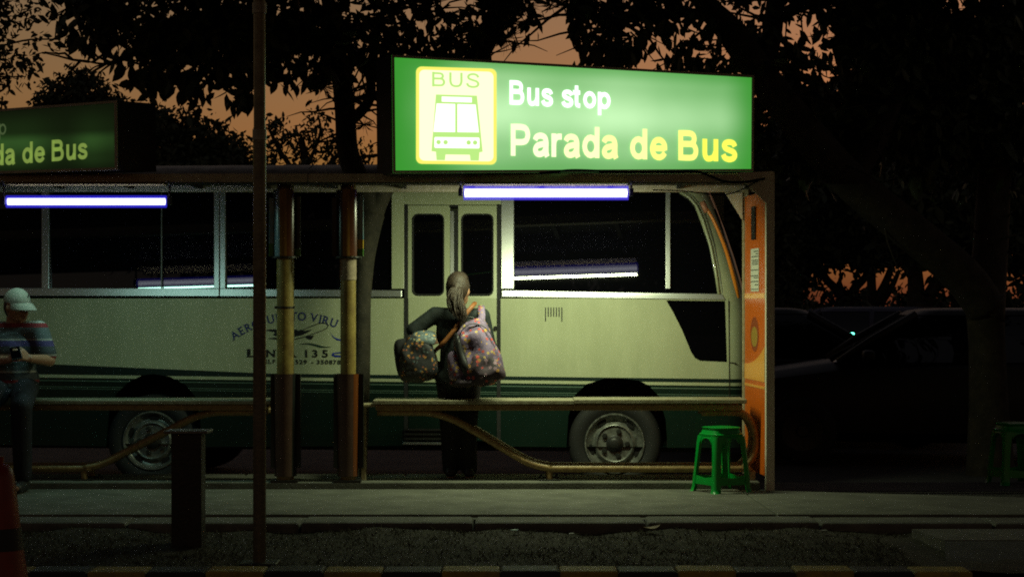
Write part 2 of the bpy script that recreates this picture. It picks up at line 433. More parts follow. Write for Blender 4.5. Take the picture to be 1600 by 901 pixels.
# ------------------------------------------------------------------ minibus
BA = R(5); D0 = 15.75; ZF = 1.375; LEAN = math.tan(R(11)); ca, sa = math.cos(BA), math.sin(BA)
def tz(z): return max(0., z - ZF) * LEAN
def UB(px, py, off=0.):
    """photo pixel -> local point on the bus side (x along, y inward, z up), set proud by off"""
    k = (px - CX) / F; t = 0
    for _ in range(5):
        s = (k * (D0 + t * ca) - t * sa) / (ca + k * sa); d = D0 - s * sa + t * ca; z = H - (py - HY) * d / F; t = tz(z)
    return Vector((s, t - off, z))
bus = empty('minibus', (0, D0, ZR), 'cream and dark green minibus stopped behind the bus shelters', 'minibus', rz=-BA)
def BL(v): return Vector((v[0], v[1], v[2] - ZR))
def bpart(mb, name, m, parent=None, **k):
    mb.v = [(v[0], v[1], v[2] - ZR) for v in mb.v]
    return mb.build(name, m, parent or bus, local=True, **k)

# paint: cream with dark green skirt, stripes (flat print)
def bus_paint():
    m = mat('bus_paint', (.5, .5, .34), .33, coat=.25); n = m.node_tree.nodes; l = m.node_tree.links; b = n['Principled BSDF']
    tc = n.new('ShaderNodeTexCoord'); sp = n.new('ShaderNodeSeparateXYZ'); l.new(tc.outputs['Object'], sp.inputs[0])
    def math_(op, a, b_=None):
        x = n.new('ShaderNodeMath'); x.operation = op
        for i, q in enumerate((a, b_)):
            if q is None: continue
            if isinstance(q, (int, float)): x.inputs[i].default_value = q
            else: l.new(q, x.inputs[i])
        return x.outputs[0]
    # cream pin line runs along these pixels; everything is measured from it
    A, Bp = UB(90, 587.5), UB(1150, 600.5); k = (Bp.z - A.z) / (Bp.x - A.x)
    base = math_('ADD', math_('MULTIPLY', sp.outputs['X'], k), A.z - ZR - k * A.x)
    h = math_('SUBTRACT', sp.outputs['Z'], base); pxm = 15.75 / F
    mr = n.new('ShaderNodeMapRange'); l.new(sp.outputs['X'], mr.inputs[0])
    mr.inputs[1].default_value = UB(85, 590).x; mr.inputs[2].default_value = UB(420, 590).x; mr.inputs[3].default_value = 19 * pxm; mr.inputs[4].default_value = 8.5 * pxm
    top = mr.outputs[0]
    def band(lo, hi):
        return math_('MULTIPLY', math_('GREATER_THAN', h, lo), math_('LESS_THAN', h, hi))
    dark = band(2.6 * pxm, top)
    green = math_('LESS_THAN', h, -2.2 * pxm)
    line1 = band(-7.5 * pxm, -6 * pxm); line2 = band(-17 * pxm, -16 * pxm); line3 = band(-20 * pxm, -19.2 * pxm)
    ln = math_('MAXIMUM', math_('MAXIMUM', line2, line3), line1)
    nz = n.new('ShaderNodeTexNoise'); nz.inputs['Scale'].default_value = 2.5; nz.inputs['Detail'].default_value = 9; nz.inputs['Roughness'].default_value = .7; mp = n.new('ShaderNodeMapping'); mp.inputs['Scale'].default_value = (1.6, 1, .45); l.new(tc.outputs['Object'], mp.inputs[0]); l.new(mp.outputs[0], nz.inputs['Vector'])
    rp = n.new('ShaderNodeValToRGB'); l.new(nz.outputs['Fac'], rp.inputs[0])
    rp.color_ramp.elements[0].color = (.37, .4, .25, 1); rp.color_ramp.elements[1].color = (.47, .5, .33, 1)
    rp.color_ramp.elements[0].position = .3; rp.color_ramp.elements[1].position = .65
    def mix(fac, a, c):
        x = n.new('ShaderNodeMix'); x.data_type = 'RGBA'; l.new(fac, x.inputs[0]); l.new(a, x.inputs[6]); x.inputs[7].default_value = (*c, 1); return x.outputs[2]
    c = mix(dark, rp.outputs[0], (.006, .018, .016)); c = mix(green, c, (.0012, .013, .008)); c = mix(ln, c, (.1, .16, .12))
    l.new(c, b.inputs['Base Color'])
    # grime streak roughness
    r2 = n.new('ShaderNodeMapRange'); l.new(nz.outputs['Fac'], r2.inputs[0]); r2.inputs[3].default_value = .45; r2.inputs[4].default_value = .28; l.new(r2.outputs[0], b.inputs['Roughness'])
    n3 = n.new('ShaderNodeTexNoise'); n3.inputs['Scale'].default_value = 1.6; l.new(tc.outputs['Object'], n3.inputs['Vector'])
    bp = n.new('ShaderNodeBump'); bp.inputs['Strength'].default_value = .12; bp.inputs['Distance'].default_value = .02; l.new(n3.outputs['Fac'], bp.inputs['Height']); l.new(bp.outputs[0], b.inputs['Normal'])
    return m
paint = bus_paint()
roof_m = mat('bus_roof_paint', (.35, .33, .27), .55, second=(.1, .075, .05), vscale=5, bump=.2)
plastic_black_b = black_plastic
sL, sR, ZB, ZT = -5.25, 1.84, .22, 2.29
def sfront(z): return sR - (0 if z < 1.2 else .30 * ((z - 1.2) / 1.0) ** 1.35)
SEAM = .16                                   # the side ends here before the rounded nose
def side(name, loops, m, off=0., depth=.03, parent=None, **k):
    """sheet on the bus side from photo-pixel loops"""
    mb = MB(); L3 = [[UB(p[0], p[1], off) for p in lp] for lp in loops]
    if len(loops) == 1: mb.prism(L3[0], (0, depth, 0))
    else: mb.plate(L3, (0, depth, 0))
    return bpart(mb, name, m, parent, **k)
def pyz(z, px):  # pixel row of height z on the side at column px
    lo, hi = 0., 901.
    for _ in range(40):
        mid = (lo + hi) / 2
        if UB(px, mid).z > z: lo = mid
        else: hi = mid
    return (lo + hi) / 2
def pxs(s, py):
    lo, hi = -1500., 2000.
    for _ in range(40):
        mid = (lo + hi) / 2
        if UB(mid, py).x < s: lo = mid
        else: hi = mid
    return (lo + hi) / 2
def seg(p, q, n=1): return [(p[0] + (q[0] - p[0]) * i / n, p[1] + (q[1] - p[1]) * i / n) for i in range(n)]
FOLD = 466.
pl = pxs(sL, 560); pr = 1147.
arch_l = [(315, 698), (313, 655), (304, 618), (290, 601), (265, 588), (240, 584), (222, 586), (200, 597), (181, 615), (169, 645), (165, 697)]
arch_r = [(1043, 699), (1040, 655), (1029, 618), (1014, 602), (998, 594), (965, 590), (944, 591), (916, 600), (898, 617), (888, 650), (885, 698)]
# lower side, behind the door
mb = MB(); zfold = ZF
def low(p): v = UB(p[0], min(900, p[1])); return Vector((v.x, 0, min(v.z, ZF)))
LL = [low((pl, 470)), low((pl, 697))]; LL[0].z = ZF; LL[1].z = ZB
pts = [Vector((sL, 0, ZF)), Vector((sL, 0, ZB))] + [low(p) for p in reversed(arch_l)] + [Vector((low((632, 600)).x, 0, ZB)), Vector((low((632, 600)).x, 0, ZF))]
mb.plate([pts], (0, .03, 0)); bpart(mb, 'side_panel', paint)
mb = MB()
q = [(1041, 469), (1052, 488), (1066, 516), (1080, 550), (1086, 559), (1094, 563.5), (1136, 565.5), (1133, 470)]
pts = [Vector((low((782, 600)).x, 0, ZF)), Vector((low((782, 600)).x, 0, ZB))] + [low(p) for p in reversed(arch_r)] + [Vector((sR - SEAM, 0, ZB)), Vector((sR - SEAM, 0, ZF))]
mb.plate([pts, [low(p) for p in q]], (0, .03, 0)); bpart(mb, 'side_panel', paint)
mb = MB(); mb.prism([low(p) + Vector((0, .008, 0)) for p in q], (0, .01, 0)); bpart(mb, 'lower_window', glass)
# seams of the front door panel
side('panel_seam', [[(1138.2, 470), (1139.4, 470), (1140.6, 622), (1139.4, 622)]], black_plastic, .002, .01)
side('panel_seam', [[(1140, 565.4), (1150, 566.2), (1150, 567.4), (1140, 566.6)]], black_plastic, .002, .01)
# upper side: top strip, posts, rail and glass
def zrow(z, a, b_): return [(a, pyz(z, a)), (b_, pyz(z, b_))]
PT = 318.
def top_at(px): return pyz(2.14, px)
def strip(name, pxa, pxb, pya, pyb, m, off, depth, **k):
    a, b_ = (pxa if isinstance(pxa, tuple) else (pxa, pxa)), (pxb if isinstance(pxb, tuple) else (pxb, pxb))
    return side(name, [[(a[0], pya), (b_[0], pya), (b_[1], pyb), (a[1], pyb)]], m, off, depth, **k)
mb = MB(); A0 = Vector((sL, tz(2.23), 2.23)); A1 = Vector((sfront(2.23) - SEAM, tz(2.23), 2.23)); B1 = Vector((sfront(ZT) - SEAM, tz(ZT), ZT)); B0 = Vector((sL, tz(ZT), ZT))
mb.prism([A0, A1, B1, B0], (0, .03, 0)); bpart(mb, 'cornice_panel', paint)
# glass panes, each its own
def pane(x0, x1, pts=None):
    y0 = pyz(2.235, x0)
    o = side('window_pane', [pts or [(x0, y0), (x1, y0), (x1, 457), (x0, 457)]], glass, -.02, .008)
    if pts is None:   # panes tilted to move the lamps' reflections higher
        k = math.tan(R(2.0 if x1 < 640 else .8)); zm = 1.8 - ZR
        for v in o.data.vertices: v.co.y -= (v.co.z - zm) * k
    return o
for a, b_ in ((-260, -60), (-52, 66), (76, 253), (251, 336), (352, 613), (802, 1041)): pane(a, b_)
w5 = [(1046, 457), (1123, 460), (1118, 425), (1110, 385), (1098, 345), (1088, 322), (1077, 309), (1062, 300), (1046, pyz(2.235, 1046))]
pane(0, 0, w5)
side('glass_edge', [[(251.4, 302), (253, 302), (253, 451), (251.4, 451)]], dull_steel, -.002, .008)
ytop = lambda p: pyz(2.235, p)
def post(x0, x1, m, off=.008, y1=451.): return side('window_post', [[(x0, ytop(x0)), (x1, ytop(x1)), (x1, y1), (x0, y1)]], m, off, .03, bevel=.004)
post(-60, -52, chrome); post(65.5, 77, chrome); post(334.5, 342.8, chrome); post(343.8, 352.5, chrome); post(612, 631.5, paint, .006); post(783, 803, chrome, .006); post(1040, 1047.5, chrome)
side('window_rail', [[(-300, 449), (342.8, 450.5), (342.8, 463), (-300, 461)]], chrome, .01, .035, bevel=.004)
side('window_rail', [[(343.8, 450.6), (628, 453.5), (628, 463.6), (343.8, 463)]], chrome, .01, .035, bevel=.004)
side('window_rail', [[(784, 453), (1040, 457.5), (1128, 459), (1134, 468.2), (784, 463.6)]], chrome, .01, .035, bevel=.004)
# cream surround of the quarter window, to the nose
mb = MB(); rim = [UB(*p) for p in w5[1:8]]
outer = []
for p in rim: outer.append(Vector((sfront(p.z) - SEAM, tz(p.z), p.z)))
o_t = Vector((sfront(2.23) - SEAM, tz(2.23), 2.23))
mb.plate([rim + [Vector((rim[-1].x - .02, tz(2.23), 2.23)), o_t] + list(reversed(outer))], (0, .03, 0)); bpart(mb, 'quarter_panel', paint)
mb = MB(); mb.tube([UB(p[0] + .5, p[1], .004) for p in w5[1:8]], .012, 8); bpart(mb, 'window_seal', paint, smooth=True)
mb = MB(); mb.tube([UB(p[0] + 6, p[1] - 2, .0) for p in w5[1:8]], .003, 6); bpart(mb, 'panel_seam', black_plastic)
mb = MB(); v0 = Vector((sfront(ZF) - SEAM, 0, ZF)); mb.prism([UB(1128, 458), UB(1134, 468), v0, Vector((sfront(1.45) - SEAM, tz(1.45), 1.45))], (0, .03, 0)); bpart(mb, 'quarter_panel', paint)
# rounded nose and far side, roof, tail: one shell
TW = 2.05
def nose_ring(z, s0=None):
    sf = sfront(z); t0 = tz(z); pts = []
    for i in range(7):
        a = math.pi / 2 * i / 6
        pts.append(Vector((sf - SEAM + SEAM * math.sin(a), t0 + SEAM * (1 - math.cos(a)), z)))
    for i in range(1, 8): pts.append(Vector((sf + .03 * math.sin(math.pi * i / 8), t0 + SEAM + (TW - 2 * t0 - 2 * SEAM) * i / 8, z)))
    for i in range(7):
        a = math.pi / 2 * (1 - i / 6)
        pts.append(Vector((sf - SEAM + SEAM * math.sin(a), TW - t0 - SEAM * (1 - math.cos(a)), z)))
    return pts
mb = MB(); mb.loft([nose_ring(z) for z in (ZB, .5, .8, 1.1, 1.25, ZF, 1.5, 1.65, 1.8, 1.95, 2.1, 2.2, ZT)], closed=False, caps=False); bpart(mb, 'nose', paint, smooth=True)
mb = MB()   # windscreen, laid 6 mm outside the nose
rings = []
for z in (1.28, 1.5, 1.7, 1.9, 2.08):
    r_ = nose_ring(z)[4:-4]; rings.append([p + Vector((.008, 0, 0)) for p in r_])
mb.loft(rings, closed=False, caps=False); bpart(mb, 'windscreen', glass, smooth=True)
for t0 in (.18, TW - .5):
    mb = MB(); mb.box2((sR + .0, t0, .62), (sR + .05, t0 + .32, .82)); bpart(mb, 'headlight', mat('headlight_glass', (.6, .6, .58), .15) if 'headlight_glass' not in MATS else MATS['headlight_glass'], bevel=.02)
mb = MB(); mb.box2((sR + .0, .02, .26), (sR + .09, TW - .02, .46)); bpart(mb, 'bumper', dark_steel, bevel=.03)
mb = MB(); prof = [Vector((0, tz(ZT), ZT)), Vector((0, tz(ZT) + .03, 2.35)), Vector((0, tz(ZT) + .1, 2.405)), Vector((0, tz(ZT) + .25, 2.44)), Vector((0, .7, 2.475)), Vector((0, TW / 2, 2.49))]
prof = prof + [Vector((0, TW - p.y, p.z)) for p in reversed(prof[:-1])]
r0 = [Vector((sL, p.y, p.z)) for p in prof]; rm = [Vector((sfront(ZT) - SEAM, p.y, p.z)) for p in prof]
r2 = [Vector((sfront(ZT) - .05, TW / 2 + (p.y - TW / 2) * .93, ZT + (p.z - ZT) * .6)) for p in prof]; r3 = [Vector((sfront(ZT) + .0, TW / 2 + (p.y - TW / 2) * .85, ZT)) for p in prof]
mb.loft([r0, rm, r2, r3], closed=False, caps=False); bpart(mb, 'roof', roof_m, smooth=True)
mb = MB(); far = [Vector((0, TW - tz(ZT), ZT)), Vector((0, TW, ZF)), Vector((0, TW, ZB)), Vector((0, .04, ZB))]
mb.loft([[Vector((sL, p.y, p.z)) for p in far], [Vector((sR - SEAM, p.y, p.z)) for p in far]], closed=False, caps=False); bpart(mb, 'far_side', paint)
mb = MB(); mb.prism([Vector((sL, 0, ZB)), Vector((sL, 0, ZF)), Vector((sL, tz(ZT), ZT)), Vector((sL, tz(ZT) + .25, 2.44)), Vector((sL, TW - tz(ZT) - .25, 2.44)), Vector((sL, TW - tz(ZT), ZT)), Vector((sL, TW, ZF)), Vector((sL, TW, ZB))], (-.04, 0, 0)); bpart(mb, 'tail_panel', paint)
mb = MB(); mb.prism([Vector((sL - .045, .3, 1.4)), Vector((sL - .045, TW - .3, 1.4)), Vector((sL - .045, TW - .36, 2.05)), Vector((sL - .045, .36, 2.05))], (-.01, 0, 0)); bpart(mb, 'rear_window', glass)

# sliding door leaves
door = side('door', [[(637, pyz(2.07, 637)), (779, pyz(2.07, 779)), (779, FOLD), (637, FOLD)]], black_plastic, -.035, .01)
yT = 321.
for x0, x1, wx0, wx1 in ((637.5, 703, 645.5, 693), (716, 777.5, 722, 770)):
    win = rrect(wx0, 335, wx1, 460.5, 8)
    leaf = side('door_leaf', [[(x0, yT), (x1, yT), (x1, FOLD), (x0, FOLD)], win], paint, -.004, .02, parent=door)
    side('door_pane', [win], glass, -.016, .006, parent=door)
    mb = MB(); ring = [UB(*p, .001) for p in win]; mb.tube(ring + [ring[0]], .007, 6); bpart(mb, 'window_seal', black_rubber, door)
    mb = MB(); a, b_ = low((x0, FOLD)), low((x1, 690)); mb.box2((a.x, .004, .26), (b_.x, .024, ZF)); bpart(mb, 'door_leaf', paint, door, bevel=.004)
for x0, x1 in ((631.5, 637.3), (776.5, 782.3)):
    side('door_jamb', [[(x0, yT - 2), (x1, yT - 2), (x1, FOLD), (x0, FOLD)]], black_rubber, .004, .03)
    mb = MB(); mb.box2((low((x0, 500)).x, -.004, .24), (low((x1, 500)).x, .03, ZF)); bpart(mb, 'door_jamb', black_rubber)
for x0, x1 in ((704.6, 705.4), (708.6, 709.4), (712.5, 713.2)):
    pass
side('door_seal', [[(703.4, 330), (709, 330), (709, FOLD), (703.4, FOLD)]], chrome, -.01, .01, parent=door)
side('door_seal', [[(709.6, 330), (715.8, 330), (715.8, FOLD), (709.6, FOLD)]], black_rubber, -.008, .01, parent=door)
mb = MB(); mb.box2((low((703.4, 500)).x, .002, .26), (low((715.8, 500)).x, .02, ZF)); bpart(mb, 'door_seal', black_rubber, door)
side('door_latch', [[(703, 320), (716, 320), (716, 324), (703, 324)]], black_plastic, .006, .02, parent=door)
side('door_header', [[(632, pyz(2.235, 632)), (783, pyz(2.235, 783)), (783, 320), (632, 320)]], paint, .002, .03)
mb = MB(); c = low((774, 512)); mb.lathe([(0, -.02), (.014, -.02), (.016, -.005), (.016, .01)], c, 'y', 14); bpart(mb, 'door_handle', black_plastic, door)
# folding step below the door
mb = MB(); a, b_ = low((632, 690)), low((694, 690)); mb.box2((a.x, -.1, .235), (b_.x, .03, .25)); bpart(mb, 'step', chrome, bevel=.003)
mb = MB()
for i in range(3): mb.box2((a.x, -.02, .27 + i * .035), (b_.x, .0, .285 + i * .035))
bpart(mb, 'step_riser', dark_steel)
# vent grille slots
for i in range(7):
    xx = 851.6 + i * 4.25; y1 = 502 if i in (0, 6) else 494.5
    side('vent_slot', [[(xx, 480), (xx + 1.6, 480), (xx + 1.6, y1), (xx, y1)]], black_plastic, .002, .006)
side('fuel_flap_lock', [[(387, 545), (391.5, 545), (391.5, 554), (387, 554)]], black_plastic, .003, .01)
# dark wheel wells
for pxw in (240, 964):
    c = low((pxw, 650)); mb = MB(); mb.add([(c.x - .47, .04, ZB), (c.x + .47, .04, ZB), (c.x + .47, .04, .82), (c.x - .47, .04, .82), (c.x - .47, .5, ZB), (c.x + .47, .5, ZB), (c.x + .47, .5, .82), (c.x - .47, .5, .82)], [(4, 5, 6, 7), (0, 4, 7, 3), (1, 2, 6, 5), (3, 7, 6, 2)]); bpart(mb, 'wheel_well', black_rubber)
mb = MB(); mb.box2((sL + .2, .35, ZB - .06), (sR - .3, TW - .35, ZB - .002)); bpart(mb, 'chassis', dark_steel)
c = low((1046, 676)); mb = MB(); mb.box2((c.x - .02, .06, .2), (c.x + .02, .3, .5)); bpart(mb, 'mud_flap', black_rubber)
# wheels
rim_m = mat('wheel_silver', (.3, .31, .28), .38, .5, second=(.09, .09, .08), vscale=22, bump=.1)
def wheel(px, py, parent, ang=0.):
    c = low((px, py)); c.y = .05; c.z = ZR + .365
    mb = MB(); mb.lathe([(.235, .0), (.255, -.015), (.30, -.025), (.34, -.015), (.360, .01), (.365, .04), (.365, .17), (.345, .2), (.25, .2)], c, 'y', 48)
    ty = bpart(mb, 'wheel', black_rubber, parent, smooth=True)
    mb = MB(); mb.lathe([(.236, -.004), (.232, -.018), (.224, -.018), (.218, .0), (.205, .02), (.175, .035), (.165, .03), (.15, .0), (.142, -.004), (.135, 0), (.13, .012), (.06, .012), (0, .012)], c, 'y', 48); bpart(mb, 'rim', rim_m, ty, auto=50)
    for i in range(5):
        a = ang + 2 * math.pi * i / 5 + .63
        p = c + Vector((.187 * math.cos(a), .018, .187 * math.sin(a))); M = Matrix.Rotation(-a + math.pi / 2, 3, 'Y')
        mb = MB(); mb.add([p + M @ Vector((.04 * math.cos(k * math.pi / 8), 0, .019 * math.sin(k * math.pi / 8))) for k in range(16)] + [p + M @ Vector((.04 * math.cos(k * math.pi / 8), .03, .019 * math.sin(k * math.pi / 8))) for k in range(16)], [tuple(range(16)), tuple(range(16, 32))] + [(k, (k + 1) % 16, (k + 1) % 16 + 16, k + 16) for k in range(16)]); bpart(mb, 'hand_hole', black_plastic, ty)
        a += .35; p = c + Vector((.098 * math.cos(a), 0, .098 * math.sin(a)))
        mb = MB(); mb.lathe([(0, -.016), (.016, -.016), (.02, -.01), (.021, .014)], p, 'y', 8); bpart(mb, 'lug_nut', dark_steel, ty)
    mb = MB(); mb.lathe([(0, -.035), (.03, -.035), (.045, -.028), (.055, -.01), (.066, -.004), (.068, .014)], c, 'y', 24); bpart(mb, 'hub', dark_steel, ty, auto=40)
wheel(960, 693, bus, .25); wheel(235, 690, bus, .9)
for pxw in (235, 960):
    c = low((pxw, 690)); mb = MB(); mb.lathe([(.0, TW - .02), (.235, TW - .02), (.34, TW - .01), (.365, TW - .06), (.365, TW - .22), (.2, TW - .22)], (c.x, 0, ZR + .365), 'y', 32); bpart(mb, 'wheel', black_rubber, smooth=True)
# curved orange tube and short pink piece at the front pillar
orange_pl = mat('orange_plastic', (.7, .22, .02), .3)
mb = MB(); pts = [Vector((sR - .33, -.035, 2.07)), Vector((sR - .27, -.05, 1.97)), Vector((sR - .18, -.06, 1.75)), Vector((sR - .11, -.05, 1.5)), Vector((sR - .08, .0, 1.38))]
mb.tube(smooth_path(pts), lerp_list([.012, .013, .015, .016, .01], 33), 10); bpart(mb, 'orange_tube', orange_pl, smooth=True)
mb = MB(); mb.tube([Vector((sR - .36, -.02, 2.12)), Vector((sR - .325, -.035, 2.04))], .022, 10); bpart(mb, 'pink_tube', mat('pink_tube_plastic', (.45, .2, .12), .5), smooth=True)
# lettering and airplane emblem (flat print on the side)
ink_blue = mat('blue_lettering', (.02, .03, .16), .4); ink_black = mat('black_lettering', (.008, .01, .012), .4)
def lettering(name, items, m, off=.003):
    """items: (char, px, py of baseline centre, cap height px, angle, x stretch, bold, serif)"""
    mb = MB()
    for ch, cx, cy, hgt, ang, sx, bold, serif in items:
        V, Fc = text_mesh(ch, bold); k = hgt / .70; wd = max(v[0] for v in V)
        V = [((x - wd / 2) * sx, y) for x, y in V]; wd *= sx
        Fc = list(Fc)
        if serif:
            hw, th = .12, .045; feet = {'A': [(-.5, 0), (.5, 0)], 'E': [(-.42, 0), (-.42, 1)], 'R': [(-.42, 0), (-.42, 1), (.46, 0)], 'P': [(-.42, 0), (-.42, 1)], 'U': [(-.45, 1), (.45, 1)], 'T': [(0, 0)], 'V': [(-.48, 1), (.48, 1)], 'I': [(0, 0), (0, 1)], 'L': [(-.42, 0), (-.42, 1)], 'N': [(-.45, 0), (-.45, 1), (.45, 1)], '1': [(.2, 0)]}.get(ch, [])
            for fx, top in feet:
                x0 = fx * wd; y0 = .70 - th if top else 0; bi = len(V)
                V += [(x0 - hw * sx, y0), (x0 + hw * sx, y0), (x0 + hw * sx, y0 + th), (x0 - hw * sx, y0 + th)]; Fc.append((bi, bi + 1, bi + 2, bi + 3))
        c_, s_ = math.cos(ang), math.sin(ang)
        mb.add([UB(cx + (x * c_ - y * s_) * k, cy - (x * s_ + y * c_) * k, off) for x, y in V], Fc)
    return bpart(mb, name, m)
ax, ay, AR = 463., 488. + 166., 166.
items = []; txt = 'AEROPUERTO VIRU VIRU'; wid = {'A': 12, 'E': 10.2, 'R': 11, 'O': 12, 'P': 9.6, 'U': 12, 'T': 10.5, ' ': 5, 'V': 12, 'I': 5.5}
tot = sum(wid[c] for c in txt); a_ = -R(36.0)
for ch in txt:
    wch = wid[ch]; am = a_ + wch / 2 / AR
    if ch != ' ': items.append((ch, ax + AR * math.sin(am), ay - AR * math.cos(am) + 12, 12.6, -am, .95, .012, True))
    a_ += wch / AR * 1.085
lettering('arched_lettering', items, ink_blue)
items = []
for ch, cx in (('L', 391), ('I', 405), ('N', 423), ('E', 439), ('A', 455), ('1', 478.5), ('3', 492), ('5', 508)):
    items.append((ch, cx, 557.2 + (cx - 391) * .004, 11.2, 0, 1.25, .03, True))
lettering('line_number', items, ink_black)
items = []; cx = 409.
for ch in 'TELF.': items.append((ch, cx, 567.5, 6.2, 0, 1.15, .03, False)); cx += 6.4 if ch != 'F' else 5.2
cx = 464.
for ch in '529 - 3508781': 
    if ch != ' ': items.append((ch, cx, 568.2 + (cx - 464) * .008, 6.4, 0, 1.2, .03, False))
    cx += 6.5 if ch not in ' -' else 4.6
lettering('phone_number', items, ink_black)
def art(name, polys, m, off=.003):
    mb = MB()
    for p in polys: mb.add([UB(x, y, off) for x, y in p], [tuple(range(len(p)))])
    return bpart(mb, name, m)
def stroke(pts, wd):
    P = [Vector((x, y, 0)) for x, y in pts]; L_, R_ = [], []
    for i, p in enumerate(P):
        t = (P[min(i + 1, len(P) - 1)] - P[max(i - 1, 0)]).normalized(); nn = Vector((-t.y, t.x, 0)) * wd / 2
        L_.append(p + nn); R_.append(p - nn)
    return [[(L_[i].x, L_[i].y), (L_[i + 1].x, L_[i + 1].y), (R_[i + 1].x, R_[i + 1].y), (R_[i].x, R_[i].y)] for i in range(len(P) - 1)]
nose_l = stroke([(474, 515), (485, 510), (497, 505.4), (505, 504.2), (511, 505.6), (513, 508.4), (511, 512), (503, 516.5), (490, 521), (476, 526), (461, 529.6), (446, 531), (434, 529.5)], 1.2)
plane = nose_l + [[(457, 516.5), (463, 514), (467, 516.5), (470, 514.4), (476, 516.6), (488, 514.6), (480, 519.4), (474, 522.6), (460, 525.6), (448, 526.5), (438, 524), (446, 519)],
    [(477, 526), (482, 524.6), (491, 523.4), (488.6, 527.6), (486.6, 530.6), (481, 529.4)],
    [(413.5, 515.6), (424, 514), (440, 514.4), (452, 517), (444, 519), (428, 518.4)],
    [(418, 528.4), (430, 526.8), (440, 528), (437, 533), (432, 530.2)], stroke([(429, 521), (427, 523.5), (430, 525.6), (434, 526)], 1.2)[0], [(430, 518.4), (435, 518.6), (432, 525), (428.5, 524)]]
art('airplane_emblem', plane, ink_black)
art('wave_emblem', [[(467, 537.4), (474, 536.2), (483, 535.8), (492, 537), (500, 539.4), (508, 541.2), (519, 541.6), (510, 543), (500, 542.6), (491, 540), (482, 537.8)]], mat('dark_green_print', (.01, .035, .025), .4))
art('swoosh_emblem', [[(515.5, 517.5), (519, 523), (524, 527.4), (531, 529.6), (540, 530), (548, 528), (541, 533), (533, 532.6), (526, 530.8), (520, 526)], [(538, 496), (541, 500), (541, 510), (537.5, 514)], [(520, 551), (548, 547.5), (548, 549.5), (522, 552.6), (522, 554), (546, 556.5), (546, 558), (524, 557.6), (518, 555)]], mat('blue_print', (.01, .03, .3), .4))

# ------------------------------------------------------------------ shelters
canopy_m = mat('canopy_sheet', (.018, .018, .016), .7, .0, var=.4, vscale=6, bump=.15)
fascia_m = mat('fascia_paint', (.66, .58, .45), .5, second=(.42, .35, .26), vscale=10, bump=.15)
lip_m = mat('lip_glint', (.6, .58, .5), .3, .6, var=.2, vscale=30)
post_m = mat('post_paint', (.8, .76, .62), .45, second=(.65, .58, .45), vscale=16, bump=.12)
ZC = 2.2; DF, DBK = 14.4, 15.32
def shelter(xa, xb, label):
    sh = empty('bus_shelter', ((xa + xb) / 2, 14.6, 0), label, 'bus shelter', 'bus shelters with flat canopies')
    b = MB(); b.box2((xa, DF + .03, ZC + .03), (xb, DBK, ZC + .045)); b.build('roof_sheet', canopy_m, sh)
    x = xa + .1
    while x < xb - .05:
        b = MB(); b.box2((x, DF + .06, ZC + .004), (x + .035, DBK - .03, ZC + .03)); b.build('roof_rib', canopy_m, sh); x += .52
    b = MB(); b.box2((xa, DF, ZC), (xb, DF + .028, ZC + .062)); b.build('fascia', fascia_m, sh, bevel=.004)
    b = MB(); b.box2((xa, DF + .002, ZC - .006), (xb, DF + .075, ZC - .001)); b.build('fascia_lip', canopy_m, sh)
    b = MB(); b.box2((xa, DBK - .03, ZC - .02), (xb, DBK + .02, ZC + .06)); b.build('rear_beam', fascia_m, sh, bevel=.004)
    return sh
xg = gx(481, DF)
XR = gx(1197, DF)
shR = shelter(xg + .004, gx(1206, DF), 'bus shelter with the lit green sign and orange end panel')
shL = shelter(-5.6, xg - .004, 'bus shelter at the left edge with the dark unlit sign on top')
# right end: front post, rear post, poster panel, corner gussets
dP = 14.42
b = MB(); b.box2((gx(1196, dP), dP - .03, 0), (gx(1209.5, dP), dP + .03, ZC + .075)); b.build('front_post', post_m, shR, bevel=.004)
b = MB(); p0, p1 = gx(1160, 15.3), gx(1167, 15.3); b.box2((p0, 15.27, .05), (p1 + .01, 15.32, ZC)); b.build('rear_post', cream_steel, shR, bevel=.004)
b = MB(); q = [at(1150, 270, DF - .012), at(1208, 267.5, DF - .012), at(1208.5, 322, DF - .012), at(1195, 316, DF - .012)]
b.prism(q, (0, .01, 0)); b.build('gusset_plate', post_m, shR)
b = MB(); q = [at(1133, 301, 15.26), at(1160, 301, 15.26), at(1160, 344, 15.26)]; b.prism(q, (0, .008, 0)); b.build('gusset_plate', post_m, shR)
# the end panel: slightly slanted orange poster board between the posts
PA, PB = Vector((gx(1196, dP) + .004, dP + .034, 0)), Vector((p0 + .012, 15.265, 0))
def on_panel(u, z, off=0.):
    d_ = (PB - PA); nrm = Vector((-d_.y, d_.x, 0)).normalized()
    v = PA + d_ * u + nrm * off; return Vector((v.x, v.y, z))
def panel_piece(name, poly, m, off, depth=.004, parent=shR):
    b = MB(); d_ = (PB - PA); nrm = Vector((-d_.y, d_.x, 0)).normalized()
    b.prism([on_panel(u, z, off) for u, z in poly], -nrm * depth); return b.build(name, m, parent)
org_dark = mat('poster_red_orange', (.68, .13, .008), .3, var=.15, vscale=5); org_light = mat('poster_orange', (.85, .36, .05), .3, var=.12, vscale=5)
paper = mat('poster_paper', (.6, .6, .5), .6)
board = panel_piece('poster_board', [(.02, .1), (.98, .1), (.98, ZC - .06), (.02, ZC - .06)], org_dark, .0, .02)
def zp(py): return H - (py - HY) * 14.8 / F
panel_piece('poster_band', [(.02, zp(466)), (.98, zp(466)), (.98, zp(458)), (.02, zp(458))], org_light, .003, parent=board)
panel_piece('poster_band', [(.02, zp(605)), (.98, zp(605)), (.98, zp(601)), (.02, zp(601))], org_light, .003, parent=board)
